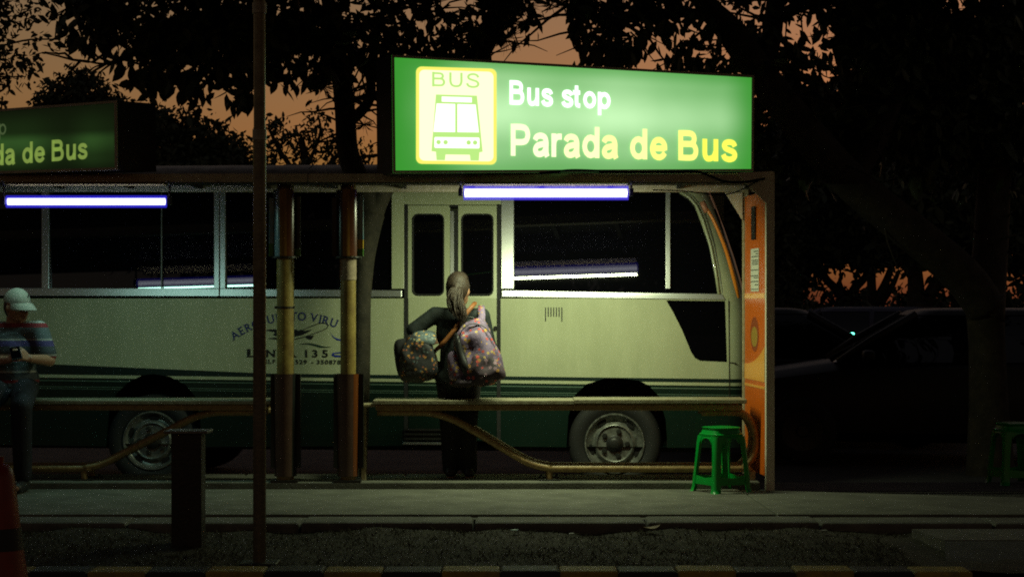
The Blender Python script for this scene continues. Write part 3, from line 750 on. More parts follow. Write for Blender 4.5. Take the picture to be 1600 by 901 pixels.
cv = [(.02, zp(594)), (.98, zp(594)), (.98, zp(570))] + [(.98 - .96 * i / 8, zp(570 - 30 * (i / 8) ** 2.2)) for i in range(1, 9)]
panel_piece('poster_shape', cv, org_light, .003, parent=board)
ov = [(.5 + .15 * math.cos(k * math.pi / 10), zp(526) + .075 * math.sin(k * math.pi / 10)) for k in range(20)]
panel_piece('poster_oval', ov, mat('poster_oval_print', (.33, .2, .03), .4), .003, parent=board)
ov = [(.5 + .2 * math.cos(k * math.pi / 10), zp(522) + .13 * math.sin(k * math.pi / 10)) for k in range(20)]
panel_piece('poster_oval', ov, mat('poster_oval_dark', (.28, .05, .01), .4), .0015, .003, parent=board)  # larger dark oval printed round the small one
sched = panel_piece('timetable', [(.28, zp(455)), (.66, zp(455)), (.66, zp(388)), (.28, zp(388))], paper, .005, parent=board)
for y, x1 in ((392, .5), (396, .4), (400, .6), (406, .58), (409, .58), (412, .58), (421, .64), (430, .64), (433, .5), (439, .64), (444, .45), (451, .64)):
    panel_piece('timetable_line', [(.3, zp(y + 1.1)), (x1, zp(y + 1.1)), (x1, zp(y)), (.3, zp(y))], ink_black, .0085, .002, parent=board)
panel_piece('dark_slot', [(.42, zp(374)), (.6, zp(374)), (.6, zp(322)), (.42, zp(322))], black_plastic, .012, .01, parent=board)
b = MB(); c = on_panel(.3, 0, .05); b.box2((c.x - .02, c.y - .03, .005), (c.x + .02, c.y + .03, .12)); b.build('post_foot', cream_steel, shR, bevel=.004)

# ochre columns between the shelters, with poster sleeves
def column(px, wpx, sh):
    d = 14.62; x = gx(px, d); r = wpx / 2 * d / F
    b = MB(); b.tube([(x, d, .05), (x, d, ZC + .0)], r, 28); b.build('column', column_paint, sh, auto=40)
    b = MB(); b.box2((x - .1, d - .09, .05), (x + .1, d + .09, .062)); b.build('base_plate', dark_steel, sh)
    return x, d, r
sl_orange = mat('sleeve_orange', (.26, .13, .03), .22, second=(.16, .07, .015), vscale=4); sl_red = mat('sleeve_red_brown', (.11, .035, .016), .22, var=.4, vscale=6)
sl_dark = mat('sleeve_dark_board', (.02, .022, .02), .25, var=.4, vscale=8); sl_blue = mat('sleeve_sky_picture', (.13, .3, .4), .25, second=(.3, .36, .36), vscale=14)
sl_yel = mat('sleeve_yellow_print', (.6, .4, .05), .3); sl_green = mat('sleeve_green_print', (.1, .3, .05), .3, var=.4, vscale=30); sl_brown = mat('sleeve_brown', (.085, .045, .03), .35, second=(.05, .025, .018), vscale=10, bump=.1)
def shell(x, d, r, a0, a1, z0, z1, th=.006, n=6, taper=0.):
    """curved board round the column; angles in degrees, 0 = towards the camera, positive to the right"""
    b = MB(); R0 = []
    for zz, rr in ((z0, r * (1 - taper)), (z1, r)):
        ring = [Vector((x + rr * math.sin(R(a0 + (a1 - a0) * i / n)), d - rr * math.cos(R(a0 + (a1 - a0) * i / n)), zz)) for i in range(n + 1)]
        ring += [Vector((x + (rr - th) * math.sin(R(a1 + (a0 - a1) * i / n)), d - (rr - th) * math.cos(R(a1 + (a0 - a1) * i / n)), zz)) for i in range(n + 1)]
        R0.append(ring)
    b.loft(R0); return b
def wing(x, d, r, ang, l, z0, z1, th=.008):
    """flat board standing off the sleeve"""
    a = R(ang); u = Vector((math.sin(a), -math.cos(a), 0)); n_ = Vector((-u.y, u.x, 0)) * th
    P = Vector((x, d, 0)) + u * r; Q = P + u * l; b = MB()
    b.prism([P + Vector((0, 0, z0)), Q + Vector((0, 0, z0)), Q + Vector((0, 0, z1)), P + Vector((0, 0, z1))], n_); return b
def zd(py, d=14.55): return H - (py - HY) * d / F
def sleeves(x, d, first):
    k = 'left' if first else 'right'
    e = empty('poster_sleeve', (x, d, zd(400)), 'orange poster sleeve high on the ' + ('left' if first else 'right') + ' one of the two ochre columns', 'poster sleeve', 'poster sleeves on the columns')
    z0, z1, r = zd(400), zd(296), .088
    shell(x, d, r, -22, 12, z0, z1).build('poster', sl_orange, e, auto=40)
    shell(x, d, r - .003, 12.5, 52, z0, z1).build('poster', sl_red, e, auto=40)
    shell(x, d, r - .004, -60, -22.5, z0, z1).build('poster', sl_dark if not first else sl_blue, e, auto=40)
    shell(x, d, r, -170, -61, z0, z1, n=10).build('poster', sl_dark, e, auto=40)
    pic = wing(x, d, r * .8, 68, .05, z0 + .12, z1 - .05).build('picture', sl_blue if not first else sl_dark, e)
    wing(x, d, r * .8, 68, .05, z0 + .055, z0 + .119).build('picture', sl_yel if not first else sl_dark, e)
    wing(x, d, r * .8, 68, .05, z0, z0 + .054).build('picture', sl_green, e)
    wing(x, d, r * .8, -72, .05, z0 + .09, z1 - .06).build('picture', sl_blue if first else sl_dark, e)
    wing(x, d, r * .8, -72, .05, z0, z0 + .089).build('picture', sl_green if first else sl_dark, e)
    b = MB(); b.lathe([(r + .01, z0 - .012), (r + .01, z0 - .002), (r - .03, z0 - .002)], (x, d, 0), 'z', 20); b.build('lower_ring', dark_steel, e)
    e = empty('poster_sleeve', (x, d, .06), 'brown poster sleeve round the foot of the ' + ('left' if first else 'right') + ' one of the two ochre columns', 'poster sleeve', 'poster sleeves on the columns')
    z0, z1, r = zd(744), zd(584), .092
    shell(x, d, r, -55, 30 if not first else 40, z0, z1, taper=.1, n=10).build('poster', sl_brown, e, auto=40)
    shell(x, d, r - .002, 31 if not first else 41, 60, z0, z1, taper=.1).build('poster', mat('sleeve_edge_glint', (.14, .04, .01), .18) if not first else sl_dark, e, auto=40)  # on the right column, the edge highlight put in as an orange strip
    wing(x, d, r * .7, 66, .06, z0 + .06, z1).build('side_board', sl_dark, e)
    wing(x, d, r * .7, -64, .05, z0 + .06, z1).build('side_board', sl_dark, e)
    shell(x, d, r - .003, 61, 300, z0, z1, taper=.1, n=16).build('poster', sl_dark, e, auto=40)
x1, d1, r1 = column(446, 27, shL); sleeves(x1, d1, True)
x2, d2, r2 = column(544, 24, shR); sleeves(x2, d2, False)
# peeling paper wrapped round the right column
b = MB(); shell(x2, d2, r2 + .006, -70, 80, zd(437), zd(402), .003, 10)
o = shell(x2, d2, r2 + .006, -70, 80, zd(437), zd(402), .003, 10).build('paper_wrap', mat('torn_paper', (.42, .33, .22), .8, var=.4, vscale=25, bump=.3), origin=(x2, d2 - .05, zd(437)), auto=40)
tag(o, 'torn pale paper wrapped round the right ochre column below its sleeve', 'paper')
# cable ties and clips
for (x, d, r, py) in ((x1, d1, r1, 480), (x2, d2, r2, 527)):
    pass
tie = MB(); tie.lathe([(r1 + .003, -.006), (r1 + .006, -.006), (r1 + .006, .006), (r1 + .003, .006)], (x1, d1, zd(480)), 'z', 20)
tie.box((x1 - .068, d1 - .02, zd(480)), (.016, .014, .018)); tie.box((x1 + .06, d1 - .02, zd(480)), (.016, .014, .018))
tag(tie.build('cable_tie', black_plastic, origin=(x1, d1, zd(480))), 'black cable tie round the left ochre column at lettering height', 'cable tie')

# ------------------------------------------------------------------ fluorescent lamps under the canopies
sleeve_mats = {}
def halo_mat(name, c, s, op):
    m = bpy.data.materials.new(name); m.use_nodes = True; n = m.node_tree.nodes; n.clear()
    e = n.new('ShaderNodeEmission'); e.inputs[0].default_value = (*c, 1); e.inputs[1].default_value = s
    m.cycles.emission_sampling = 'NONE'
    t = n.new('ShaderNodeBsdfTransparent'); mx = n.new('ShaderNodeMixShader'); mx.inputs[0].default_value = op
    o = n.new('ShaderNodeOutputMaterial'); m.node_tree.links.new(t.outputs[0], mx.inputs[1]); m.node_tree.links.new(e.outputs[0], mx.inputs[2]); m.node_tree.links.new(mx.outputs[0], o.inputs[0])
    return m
white_plastic = mat('lamp_housing', (.06, .06, .055), .5); reflector_m = mat('reflector_plate', (.5, .42, .2), .4)
warm = halo_mat('bloom_glow', (1, 1, 1), 4., .5)
def lamp(pxa, pxb, py, d, core, sl, label, watt, tint, r=.013, rs=.047, tilt=16):
    a, b_ = at(pxa, py, d), at(pxb, py, d); a.z = b_.z = (a.z + b_.z) / 2
    e = empty('tube_lamp', (a + b_) / 2, label, 'tube lamp', 'tube lamps under the canopies')
    b = MB(); b.tube([a, b_], r, 16); b.build('tube', core, e, smooth=True)
    b = MB(); b.tube([a, b_], r * 2.4, 18); b.build('bloom_sleeve', warm, e, smooth=True)  # glowing sleeve added to thicken the tube with white bloom
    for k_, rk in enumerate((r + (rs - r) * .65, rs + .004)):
        b = MB(); b.tube([a - Vector((.004 + .004 * k_, 0, 0)), b_ + Vector((.004 + .004 * k_, 0, 0))], rk, 24); b.build('halo_sleeve', sl, e, smooth=True)  # blue glowing sleeves added to imitate lens fringing round the tube
    for p, s in ((a, -1), (b_, 1)):
        c = p + Vector((s * .03, 0, 0)); b = MB(); b.box((c.x, c.y, c.z + .005), (.03, .05, .055)); b.build('socket', white_plastic, e, bevel=.004)
        b = MB(); b.tube([(c.x, c.y, c.z + .02), (c.x, c.y + .02, ZC - .02), (c.x, DF - .001, ZC + .01)], .009, 6); b.build('hanger', white_plastic, e)
    b = MB(); zz = ZC - .012; b.prism([(a.x - .0, d - .1, zz - .006), (a.x - .0, d - .09, zz + .003), (a.x - .0, d + .09, zz + .003), (a.x - .0, d + .1, zz - .006)], (b_.x - a.x, 0, 0)); b.build('reflector', reflector_m, e)
    ld = bpy.data.lights.new('tube_light', 'AREA'); ld.shape = 'RECTANGLE'; ld.size = (b_ - a).length; ld.size_y = .028; ld.energy = watt; ld.color = tint
    lo = bpy.data.objects.new('tube_light', ld); col.objects.link(lo); lo.parent = e; lo.location = (0, 0, -rs - .008); lo.rotation_euler = (R(tilt), 0, 0)
    return e
TD = 14.43
lamp(726, 980, 301.5, TD, emis('tube_glow', (1, 1, 1), 9), halo_mat('halo_glow', (.1, .07, 1), 1.0, .36), 'bright tube lamp under the canopy below the lit sign', 42, (.88, 1, .58))
lamp(12, 258, 315, TD, emis('tube_glow_cool', (.9, 1, 1), 8), halo_mat('halo_glow_cool', (.05, .04, 1), .8, .36), 'tube lamp under the left canopy, above the man in the cap', 5.2, (.5, 1, .8), .0105, .04)
# pale bars added to carry the lamp's glint along the left fascia
for sh, pa, pb in ((shL, 10, 148), (shL, 152, 262)):
    b = MB(); b.tube([at(pa, 282.5, DF + .02), at(pb, 282.5, DF + .02)], .0045, 8); o = b.build('lip_glint_bar', lip_m, sh)

# ------------------------------------------------------------------ signs
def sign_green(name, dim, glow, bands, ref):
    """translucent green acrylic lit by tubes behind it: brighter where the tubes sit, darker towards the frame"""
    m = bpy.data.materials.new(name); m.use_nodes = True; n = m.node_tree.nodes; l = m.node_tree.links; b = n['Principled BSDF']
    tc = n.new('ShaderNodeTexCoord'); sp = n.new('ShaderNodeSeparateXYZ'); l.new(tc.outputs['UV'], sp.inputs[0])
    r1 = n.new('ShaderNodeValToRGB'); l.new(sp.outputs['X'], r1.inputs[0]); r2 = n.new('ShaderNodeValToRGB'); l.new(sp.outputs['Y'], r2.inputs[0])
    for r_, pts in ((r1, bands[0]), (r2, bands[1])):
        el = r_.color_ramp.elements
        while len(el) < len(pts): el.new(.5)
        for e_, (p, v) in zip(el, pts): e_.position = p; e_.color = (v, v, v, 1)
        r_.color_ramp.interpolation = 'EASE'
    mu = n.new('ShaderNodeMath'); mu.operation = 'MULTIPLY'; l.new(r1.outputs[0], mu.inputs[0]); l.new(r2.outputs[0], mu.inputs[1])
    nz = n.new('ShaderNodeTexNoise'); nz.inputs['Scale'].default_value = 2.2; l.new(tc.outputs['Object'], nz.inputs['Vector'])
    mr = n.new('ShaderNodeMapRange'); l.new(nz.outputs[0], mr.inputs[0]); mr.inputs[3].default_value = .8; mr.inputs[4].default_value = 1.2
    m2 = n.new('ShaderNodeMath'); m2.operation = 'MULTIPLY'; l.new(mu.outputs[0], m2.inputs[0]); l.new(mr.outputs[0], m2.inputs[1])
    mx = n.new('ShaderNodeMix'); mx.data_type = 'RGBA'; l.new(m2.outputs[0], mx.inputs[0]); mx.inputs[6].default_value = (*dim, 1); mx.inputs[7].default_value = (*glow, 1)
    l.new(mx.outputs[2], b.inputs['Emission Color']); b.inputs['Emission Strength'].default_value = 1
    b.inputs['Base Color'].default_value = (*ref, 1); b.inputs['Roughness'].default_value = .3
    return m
sign_case = mat('sign_case', (.012, .012, .012), .7, var=.3, vscale=8); sign_frame = mat('sign_frame', (.7, .66, .55), .5, .0, var=.3, vscale=14)
def make_sign(corners, dl, dr, back, inset, label, face_m):
    """corners in photo pixels TL TR BR BL, distances of the left and right edge; returns mapper and root"""
    TL, TR, BR, BLc = at(*corners[0], dl), at(*corners[1], dr), at(*corners[2], dr), at(*corners[3], dl)
    e = empty('sign_box', (BLc + BR) / 2, label, 'sign', 'bus stop sign boxes on the shelters')
    nrm = (TR - TL).cross(BLc - TL).normalized()
    if nrm.y > 0: nrm = -nrm
    u = (TR - TL).normalized(); bk = -nrm * back
    q = [TL, TR, BR, BLc]; ctr = sum(q, Vector()) / 4
    def proj(px, py, off=0.):
        d0 = Vector(((px - CX) / F, 1, -(py - HY) / F)); o0 = Vector((0, 0, H)); t = (TL - o0).dot(nrm) / d0.dot(nrm)
        return o0 + d0 * t + nrm * off
    b = MB(); rear = [TL + bk - u * inset[0], TR + bk + u * inset[1], BR + bk + u * inset[1], BLc + bk - u * inset[0]]
    fr = [p - nrm * .012 for p in q]
    b.loft([fr, rear]); b.build('case', sign_case, e)
    # face
    me = bpy.data.meshes.new('face'); me.from_pydata([p - nrm * .006 for p in (BLc, BR, TR, TL)], [], [(0, 1, 2, 3)])
    uv = me.uv_layers.new(name='UVMap')
    for i, c in enumerate(((0, 0), (1, 0), (1, 1), (0, 1))): uv.data[i].uv = c
    mesh_obj('face', me, face_m, e)
    # frame bars
    w_ = .018
    for a, b_ in ((TL, TR), (TR, BR), (BR, BLc), (BLc, TL)):
        t = (b_ - a).normalized(); inn = nrm.cross(t)
        if inn.dot(ctr - a) < 0: inn = -inn
        b = MB(); b.prism([a, b_, b_ + inn * w_ - t * w_, a + inn * w_ + t * w_], nrm * .012); b.build('frame_bar', sign_frame, e)
    return e, proj, nrm
def sign_text(txt, base_l, base_r, cap_l, cap_r, bold, m, e, proj, off, name='lettering', clip=None, spacing=1.):
    wd = max(v[0] for v in bold_text(txt, bold)[0]); x0 = min(p[0] for _, P in LET[txt[0]][1] for p in P) - bold / 2; cur = -x0
    for ch in txt:
        if ch != ' ':
            V, Fc = bold_text(ch, bold); s0 = min(p[0] for _, P in LET[ch][1] for p in P) - bold / 2
            letter([(x + cur + s0, y) for x, y in V], Fc, wd, base_l, base_r, cap_l, cap_r, m, e, proj, off)
        cur += LET[ch][0]
def letter(V, Fc, wd, base_l, base_r, cap_l, cap_r, m, e, proj, off):
    def mp(x, y):
        u, v = x / wd, y / .70
        bx, by = base_l[0] + (base_r[0] - base_l[0]) * u, base_l[1] + (base_r[1] - base_l[1]) * u
        tx, ty = cap_l[0] + (cap_r[0] - cap_l[0]) * u, cap_l[1] + (cap_r[1] - cap_l[1]) * u
        return proj(bx + (tx - bx) * v, by + (ty - by) * v, off)
    b = MB(); b.add([mp(x, y) for x, y in V], Fc); 
    if isinstance(m, list): m = m[min(len(m) - 1, int(min(v[0] for v in V) / wd * len(m)))]
    return b.build('letter', m, e)
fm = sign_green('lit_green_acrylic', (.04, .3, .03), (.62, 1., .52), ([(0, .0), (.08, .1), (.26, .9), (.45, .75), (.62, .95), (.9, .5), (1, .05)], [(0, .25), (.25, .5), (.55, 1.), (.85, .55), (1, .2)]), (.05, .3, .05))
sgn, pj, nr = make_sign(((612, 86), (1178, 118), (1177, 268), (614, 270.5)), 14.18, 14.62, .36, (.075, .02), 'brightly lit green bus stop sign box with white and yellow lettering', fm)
let_white = emis('lit_white_letter', (1, 1, 1), 1.35); let_yel = [emis('lit_yellow_letter', c, 1.2) for c in ((1, .97, .62), (1, .96, .5), (1, .95, .36), (1, .93, .22), (.97, .9, .1))]  # hot spot of the sign put into paler colours for the left letters
pan_edge = emis('lit_panel_yellow', (1., .93, .16), 1.0); pan_in = emis('overexposed_panel_cream', (1, .97, .62), 1.2); pan_hot = emis('overexposed_panel_white', (1, 1, .9), 1.35); pic_green = emis('lit_pictogram_green', (.55, .92, .25), .95)  # overexposed middle of the yellow panel put in as cream and white
def sg(name, pts, m, off): 
    b = MB(); b.add([pj(x, y, off) for x, y in pts], [tuple(range(len(pts)))]); return b.build(name, m, sgn)
def skew(pts):   # follow the slope of the sign's top edge
    return [(x, y + (x - 650) * (.030 if y < 180 else .012)) for x, y in pts]
sg('pictogram_panel', skew(rrect(650, 104, 776, 256, 9)), pan_edge, .001)
sg('pictogram_panel', skew(rrect(655, 109, 771, 251, 8)), pan_in, .003)  # inner cream piece added for the overexposed middle of the yellow panel
sign_text('BUS', (675, 135.5), (749, 138.5), (675, 112.5), (749, 115), .095, pic_green, sgn, pj, .007, 'pictogram_lettering')
sg('pictogram_bus', skew([(681, 147), (745, 147), (754, 236), (749, 237), (748, 250), (735, 250), (734, 241), (696, 241), (695, 250), (682, 250), (681, 237), (674, 236)]), pic_green, .005)
sg('pictogram_pane', skew([(690, 150), (737, 150), (737, 158), (690, 158)]), pan_hot, .007)
sg('pictogram_pane', skew([(682, 161), (711, 161), (711, 206), (677, 206)]), pan_hot, .007)
sg('pictogram_pane', skew([(714.5, 161), (743, 161), (748, 206), (714.5, 206)]), pan_hot, .007)
sg('pictogram_pane', skew(rrect(678.5, 214, 749, 231, 2)), pan_hot, .007)
for lx in (685, 696, 732, 742):
    sg('pictogram_light', skew([(lx + 3.6 * math.cos(k * math.pi / 6), 222 + 3.6 * math.sin(k * math.pi / 6)) for k in range(12)]), pic_green, .009)
sign_text('Bus stop', (796, 163.5), (954, 171), (796, 125.5), (954, 136), .135, let_white, sgn, pj, .004)
sign_text('Parada de Bus', (798, 243.5), (1152, 253), (798, 193.5), (1152, 207), .135, let_yel, sgn, pj, .004)
# left sign, lit only by one weak tube low down
fm2 = sign_green('dim_green_acrylic', (.0025, .006, .002), (.03, .085, .018), ([(0, .5), (.45, .9), (.74, .8), (.86, .25), (.93, .7), (.985, .4), (1, .05)], [(0, .05), (.2, .35), (.45, 1.), (.6, .2), (1, .0)]), (.008, .03, .008))
sgl, pj2, nr2 = make_sign(((-390, 200), (183, 157), (184, 265.5), (-390, 284)), 14.62, 14.2, .36, (.02, .16), 'dark unlit green bus stop sign box cut by the left edge', fm2)
dim_yel = mat('dim_yellow_letter', (.3, .36, .08), .4, emit=(.24, .36, .07), estr=.75); dim_white = mat('dim_white_letter', (.3, .38, .2), .4, emit=(.1, .16, .06), estr=.5)
sign_text('Parada de Bus', (-78, 264.5), (137, 248), (-78, 230.5), (137, 215), .13, dim_yel, sgl, pj2, .004)
sign_text('Bus stop', (-87, 218), (10, 211), (-87, 192), (10, 186), .09, dim_white, sgl, pj2, .004)

# loose black cables along the sign and canopy corner
cable_m = mat('cable_sheath', (.006, .006, .006), .95, spec=.05)
def cable(name, pts, r, label):
    P = smooth_path([at(*p) for p in pts], 6); b = MB(); b.tube(P, r, 6)
    return tag(b.build(name, cable_m, origin=P[0], smooth=True), label, 'cable')
cable('power_cable', [(843, 271, 14.15), (870, 268, 14.18), (900, 266, 14.2), (960, 268, 14.25), (1000, 268.5, 14.3), (1050, 268, 14.34), (1085, 267, 14.36), (1112, 276, 14.36), (1135, 284, 14.36), (1165, 284, 14.36), (1195, 279, 14.37)], .009, 'thick black cable lying along the bottom of the lit sign')
cable('power_cable', [(1020, 297, 14.5), (1060, 298, 14.46), (1090, 301, 14.42), (1125, 304.5, 14.38), (1150, 300, 14.36), (1172, 289, 14.36), (1188, 281, 14.37)], .0045, 'thin black cable sagging below the canopy corner beside the front post')

# ------------------------------------------------------------------ benches
def bench(xa, xb, slope_hi, slope_lo, mirror, label, end_curl=None, seam=None, back_end=None):
    """high plank seat on two bent pipes; slope_hi / slope_lo: x where the pipe leaves the seat and meets the floor rail"""
    e = empty('bench', ((xa + xb) / 2, 14.78, .05), label, 'bench', 'plank benches on bent pipe frames')
    zt = .635; y0, y1 = 14.6, 15.0
    if seam is None: seams = [xa, xb]
    else: seams = [xa, seam, xb]
    for i in range(len(seams) - 1):
        b = MB(); b.box2((seams[i] + .001, y0, zt - .03 + i * .006), (seams[i + 1] - .001, y1, zt + i * .006)); b.build('seat_plank', plank_m, e, bevel=.005)
    b = MB(); b.box2((xa + .02, y0 + .02, zt - .075), (xb - .03, y0 + .05, zt - .032)); b.build('seat_rail', rust_pipe, e, bevel=.006)
    b = MB(); b.box2((xa + .02, y1 - .05, zt - .075), (xb - .03, y1 - .02, zt - .032)); b.build('seat_rail', rust_pipe, e, bevel=.006)
    s = -1 if mirror else 1
    for yy in (y0 + .07, y1 - .07):
        zl = .135; zh = zt - .09; r = .027
        P = [Vector((xa + .03 if not mirror else xb - .03, yy, zh)), Vector((slope_hi - s * .22, yy, zh)), Vector((slope_hi - s * .08, yy, zh - .006)), Vector((slope_hi + s * .06, yy, zh - .045)), Vector((slope_hi + s * .2, yy, zh - .115)), Vector((slope_lo - s * .2, yy, zl + .095)), Vector((slope_lo - s * .08, yy, zl + .034)), Vector((slope_lo + s * .05, yy, zl + .004)), Vector((slope_lo + s * .18, yy, zl))]
        if end_curl:
            ex = end_curl; rad = (zh - zl) / 2
            P += [Vector((ex, yy, zl))] + [Vector((ex + s * rad * .72 * math.sin(a), yy, zl + rad * (1 - math.cos(a)))) for a in [math.pi * k / 8 for k in range(1, 8)]] + [Vector((ex, yy, zh)), Vector((ex - s * .25, yy, zh))]
        else: P += [Vector((back_end, yy, zl))]
        b = MB(); b.tube(smooth_path(P, 5), r, 12); b.build('pipe_rail', rust_pipe, e, smooth=True)
        fx = slope_lo + s * .05
        b = MB(); b.tube([(fx, yy, .05), (fx, yy, zl + .02)], .024, 12); b.build('foot', rust_pipe, e, auto=40)
        b = MB(); b.box2((fx - .075, yy - .045, .0505), (fx + .075, yy + .045, .06)); b.build('foot_plate', dark_steel, e)
        for q in (-.058, .058):
            b = MB(); b.lathe([(.0, .075), (.01, .075), (.011, .06)], (fx + q, yy, 0), 'z', 6); b.build('bolt', dark_steel, e)
    return e
dB = 14.66
bR = bench(gx(583, dB), gx(1166, dB), gx(690, dB), gx(848, dB), False, 'plank bench on bent brown pipes behind the green stool', end_curl=gx(1150, dB), seam=gx(897, dB))
b = MB(); b.box2((gx(561, dB), 14.64, .585), (gx(592, dB), 14.9, .604)); b.build('end_bracket', cream_steel, bR, bevel=.004)
b = MB(); b.box2((gx(564, dB), 14.66, .05), (gx(572, dB), 14.7, .585)); b.build('end_post', cream_steel, bR, bevel=.004)
bL = bench(-5.4, gx(425, dB), gx(312, dB), gx(142, dB), True, 'plank bench on bent brown pipes under the seated man in the cap', back_end=-5.2)

# ------------------------------------------------------------------ stools
stool_m = mat('green_stool_plastic', (.0, .3, .035), .32, var=.15, vscale=6)
def stool(loc, rz, label):
    e = empty('plastic_stool', (0, 0, 0), label, 'stool', 'green plastic stools')
    hT, hB, z1 = .115, .148, .46
    def rr_(h, z, r=.05): return [Vector((x, y, z)) for x, y in rrect(-h, -h, h, h, r, 4)]
    b = MB(); b.loft([rr_(hT - .008, z1 - .02), rr_(hT - .001, z1 - .004), rr_(hT - .012, z1), rr_(.03, z1 - .004, .02)], caps=True); b.build('seat', stool_m, e, auto=35, local=True)
    b = MB(); b.loft([rr_(hT + .012, z1 - .065, .055), rr_(hT + .014, z1 - .05, .055), rr_(hT + .002, z1 - .044), rr_(hT - .004, z1 - .022)], caps=False); b.build('skirt', stool_m, e, auto=35, local=True)
    zA, zBt = z1 - .066, .0
    for sx, sy in ((1, 1), (1, -1), (-1, 1), (-1, -1)):
        b = MB(); rings = []
        for z, wd, flare in ((zA + .002, .075, .0), (zA - .05, .052, .002), (zA - .15, .046, .0), (.12, .046, 0), (.03, .05, .0), (.004, .052, .004), (0, .058, .01)):
            h = hT + .012 + (hB - hT) * (zA - z) / zA + flare
            P = [(h, h - wd), (h, h - .022), (h - .007, h - .007), (h - .022, h), (h - wd, h), (h - wd, h - .012), (h - .026, h - .014), (h - .014, h - .026), (h - .012, h - wd)]
            rings.append([Vector((sx * x, sy * y, z)) for x, y in P])
        b.loft(rings); b.build('leg', stool_m, e, auto=50, local=True)
    for k in range(4):
        M = Matrix.Rotation(k * math.pi / 2, 3, 'Z'); h = lambda z: hT + .012 + (hB - hT) * (zA - z) / zA - .003
        b = MB(); n = 6; lo, hi = [], []
        z_lo, z_hi = .055, .115
        a = h(z_lo) - .045
        b.prism([M @ Vector((h(z_lo), -a, z_lo)), M @ Vector((h(z_lo), a, z_lo)), M @ Vector((h(z_hi), a, z_hi)), M @ Vector((h(z_hi), 0, z_hi - .012)), M @ Vector((h(z_hi), -a, z_hi))], M @ Vector((-.006, 0, 0))); b.build('brace', stool_m, e, local=True)
        a = h(zA) - .06; b = MB()
        pts = [Vector((h(zA), -a - .01, zA)), Vector((h(zA), a + .01, zA))] + [Vector((h(zA - .06), a * math.cos(t) , zA - .055 + .045 * math.sin(t))) for t in [math.pi * i / 8 for i in range(9)]]
        b.prism([M @ p for p in pts], M @ Vector((-.006, 0, 0))); b.build('arch', stool_m, e, local=True)
    e.location = loc; e.rotation_euler = (0, 0, rz); return e
ds = 14.3
stool((gx(1128, ds), ds + .05, 0), R(28), 'green plastic stool standing at the right end of the bench')
stool((gx(1584, 15.2), 15.2, -.02), R(12), 'green plastic stool half in darkness at the right edge')

# ------------------------------------------------------------------ pole, steel post, cone
dp = 10.68; x = gx(405.5, dp); pe = empty('street_pole', (x, dp, -.05), 'tall thin steel pole standing on the verge in front of the shelters', 'pole')
pole_m = mat('pole_paint', (.2, .2, .16), .36, .7, var=.35, vscale=20, bump=.1)
b = MB(); b.tube([(x, dp, -.06), (x, dp, 2.225)], .0345, 24); b.build('pole_tube', pole_m, pe, auto=40)
b = MB(); b.tube([(x, dp, 2.226), (x, dp, 4.6)], .031, 24); b.build('pole_tube', pole_m, pe, auto=40)
for z in (2.2, 2.87):
    b = MB(); b.tube([(x, dp, z), (x, dp, z + .055)], .0375, 24); b.build('collar', galv, pe, auto=40)
b = MB(); b.box2((x - .1, dp - .1, -.06), (x + .1, dp + .1, -.03)); b.build('base_plate', dark_steel, pe, bevel=.006)
dq = 11.55; x = gx(294.5, dq); pe = empty('steel_post', (x, dq, -.05), 'short dark square steel post with a flat cap on the verge', 'post')
b = MB(); b.box2((x - .086, dq - .08, -.1), (x + .086, dq + .08, .595)); b.build('shaft', dark_steel, pe, bevel=.006)
b = MB(); b.box2((x - .125, dq - .11, .596), (x + .125, dq + .11, .612)); b.build('cap_plate', dull_steel, pe, bevel=.004)
cone_m = mat('red_cone_plastic', (.28, .015, .008), .4, var=.3, vscale=12); cone_dk = mat('black_cone_band', (.02, .02, .02), .6)
dc = 9.7; x = gx(-4, dc); pe = empty('traffic_cone', (x, dc, ZR), 'red traffic cone with a black band cut by the left edge', 'traffic cone')
def cr(z): return .155 - (.155 - .062) * (z + .12) / .78
b = MB(); b.box2((x - .2, dc - .2, ZR), (x + .2, dc + .2, ZR + .03)); b.build('base', cone_dk, pe, bevel=.015)
zz = [ZR + .03, .09, .2, .47, .56, .62]
b = MB(); b.lathe([(cr(-.09) + .01, -.09), (cr(.155), .155)], (x, dc, 0), 'z', 32); b.build('cone_body', cone_m, pe, smooth=True)
b = MB(); b.lathe([(cr(.155) + .003, .155), (cr(.26) + .003, .26)], (x, dc, 0), 'z', 32); b.build('band', cone_dk, pe, smooth=True)
b = MB(); b.lathe([(cr(.26), .26), (cr(.5), .5), (cr(.54) - .005, .54), (.05, .56), (.03, .565), (.03, .6), (.0, .605)], (x, dc, 0), 'z', 32); b.build('cone_top', cone_m, pe, auto=40)

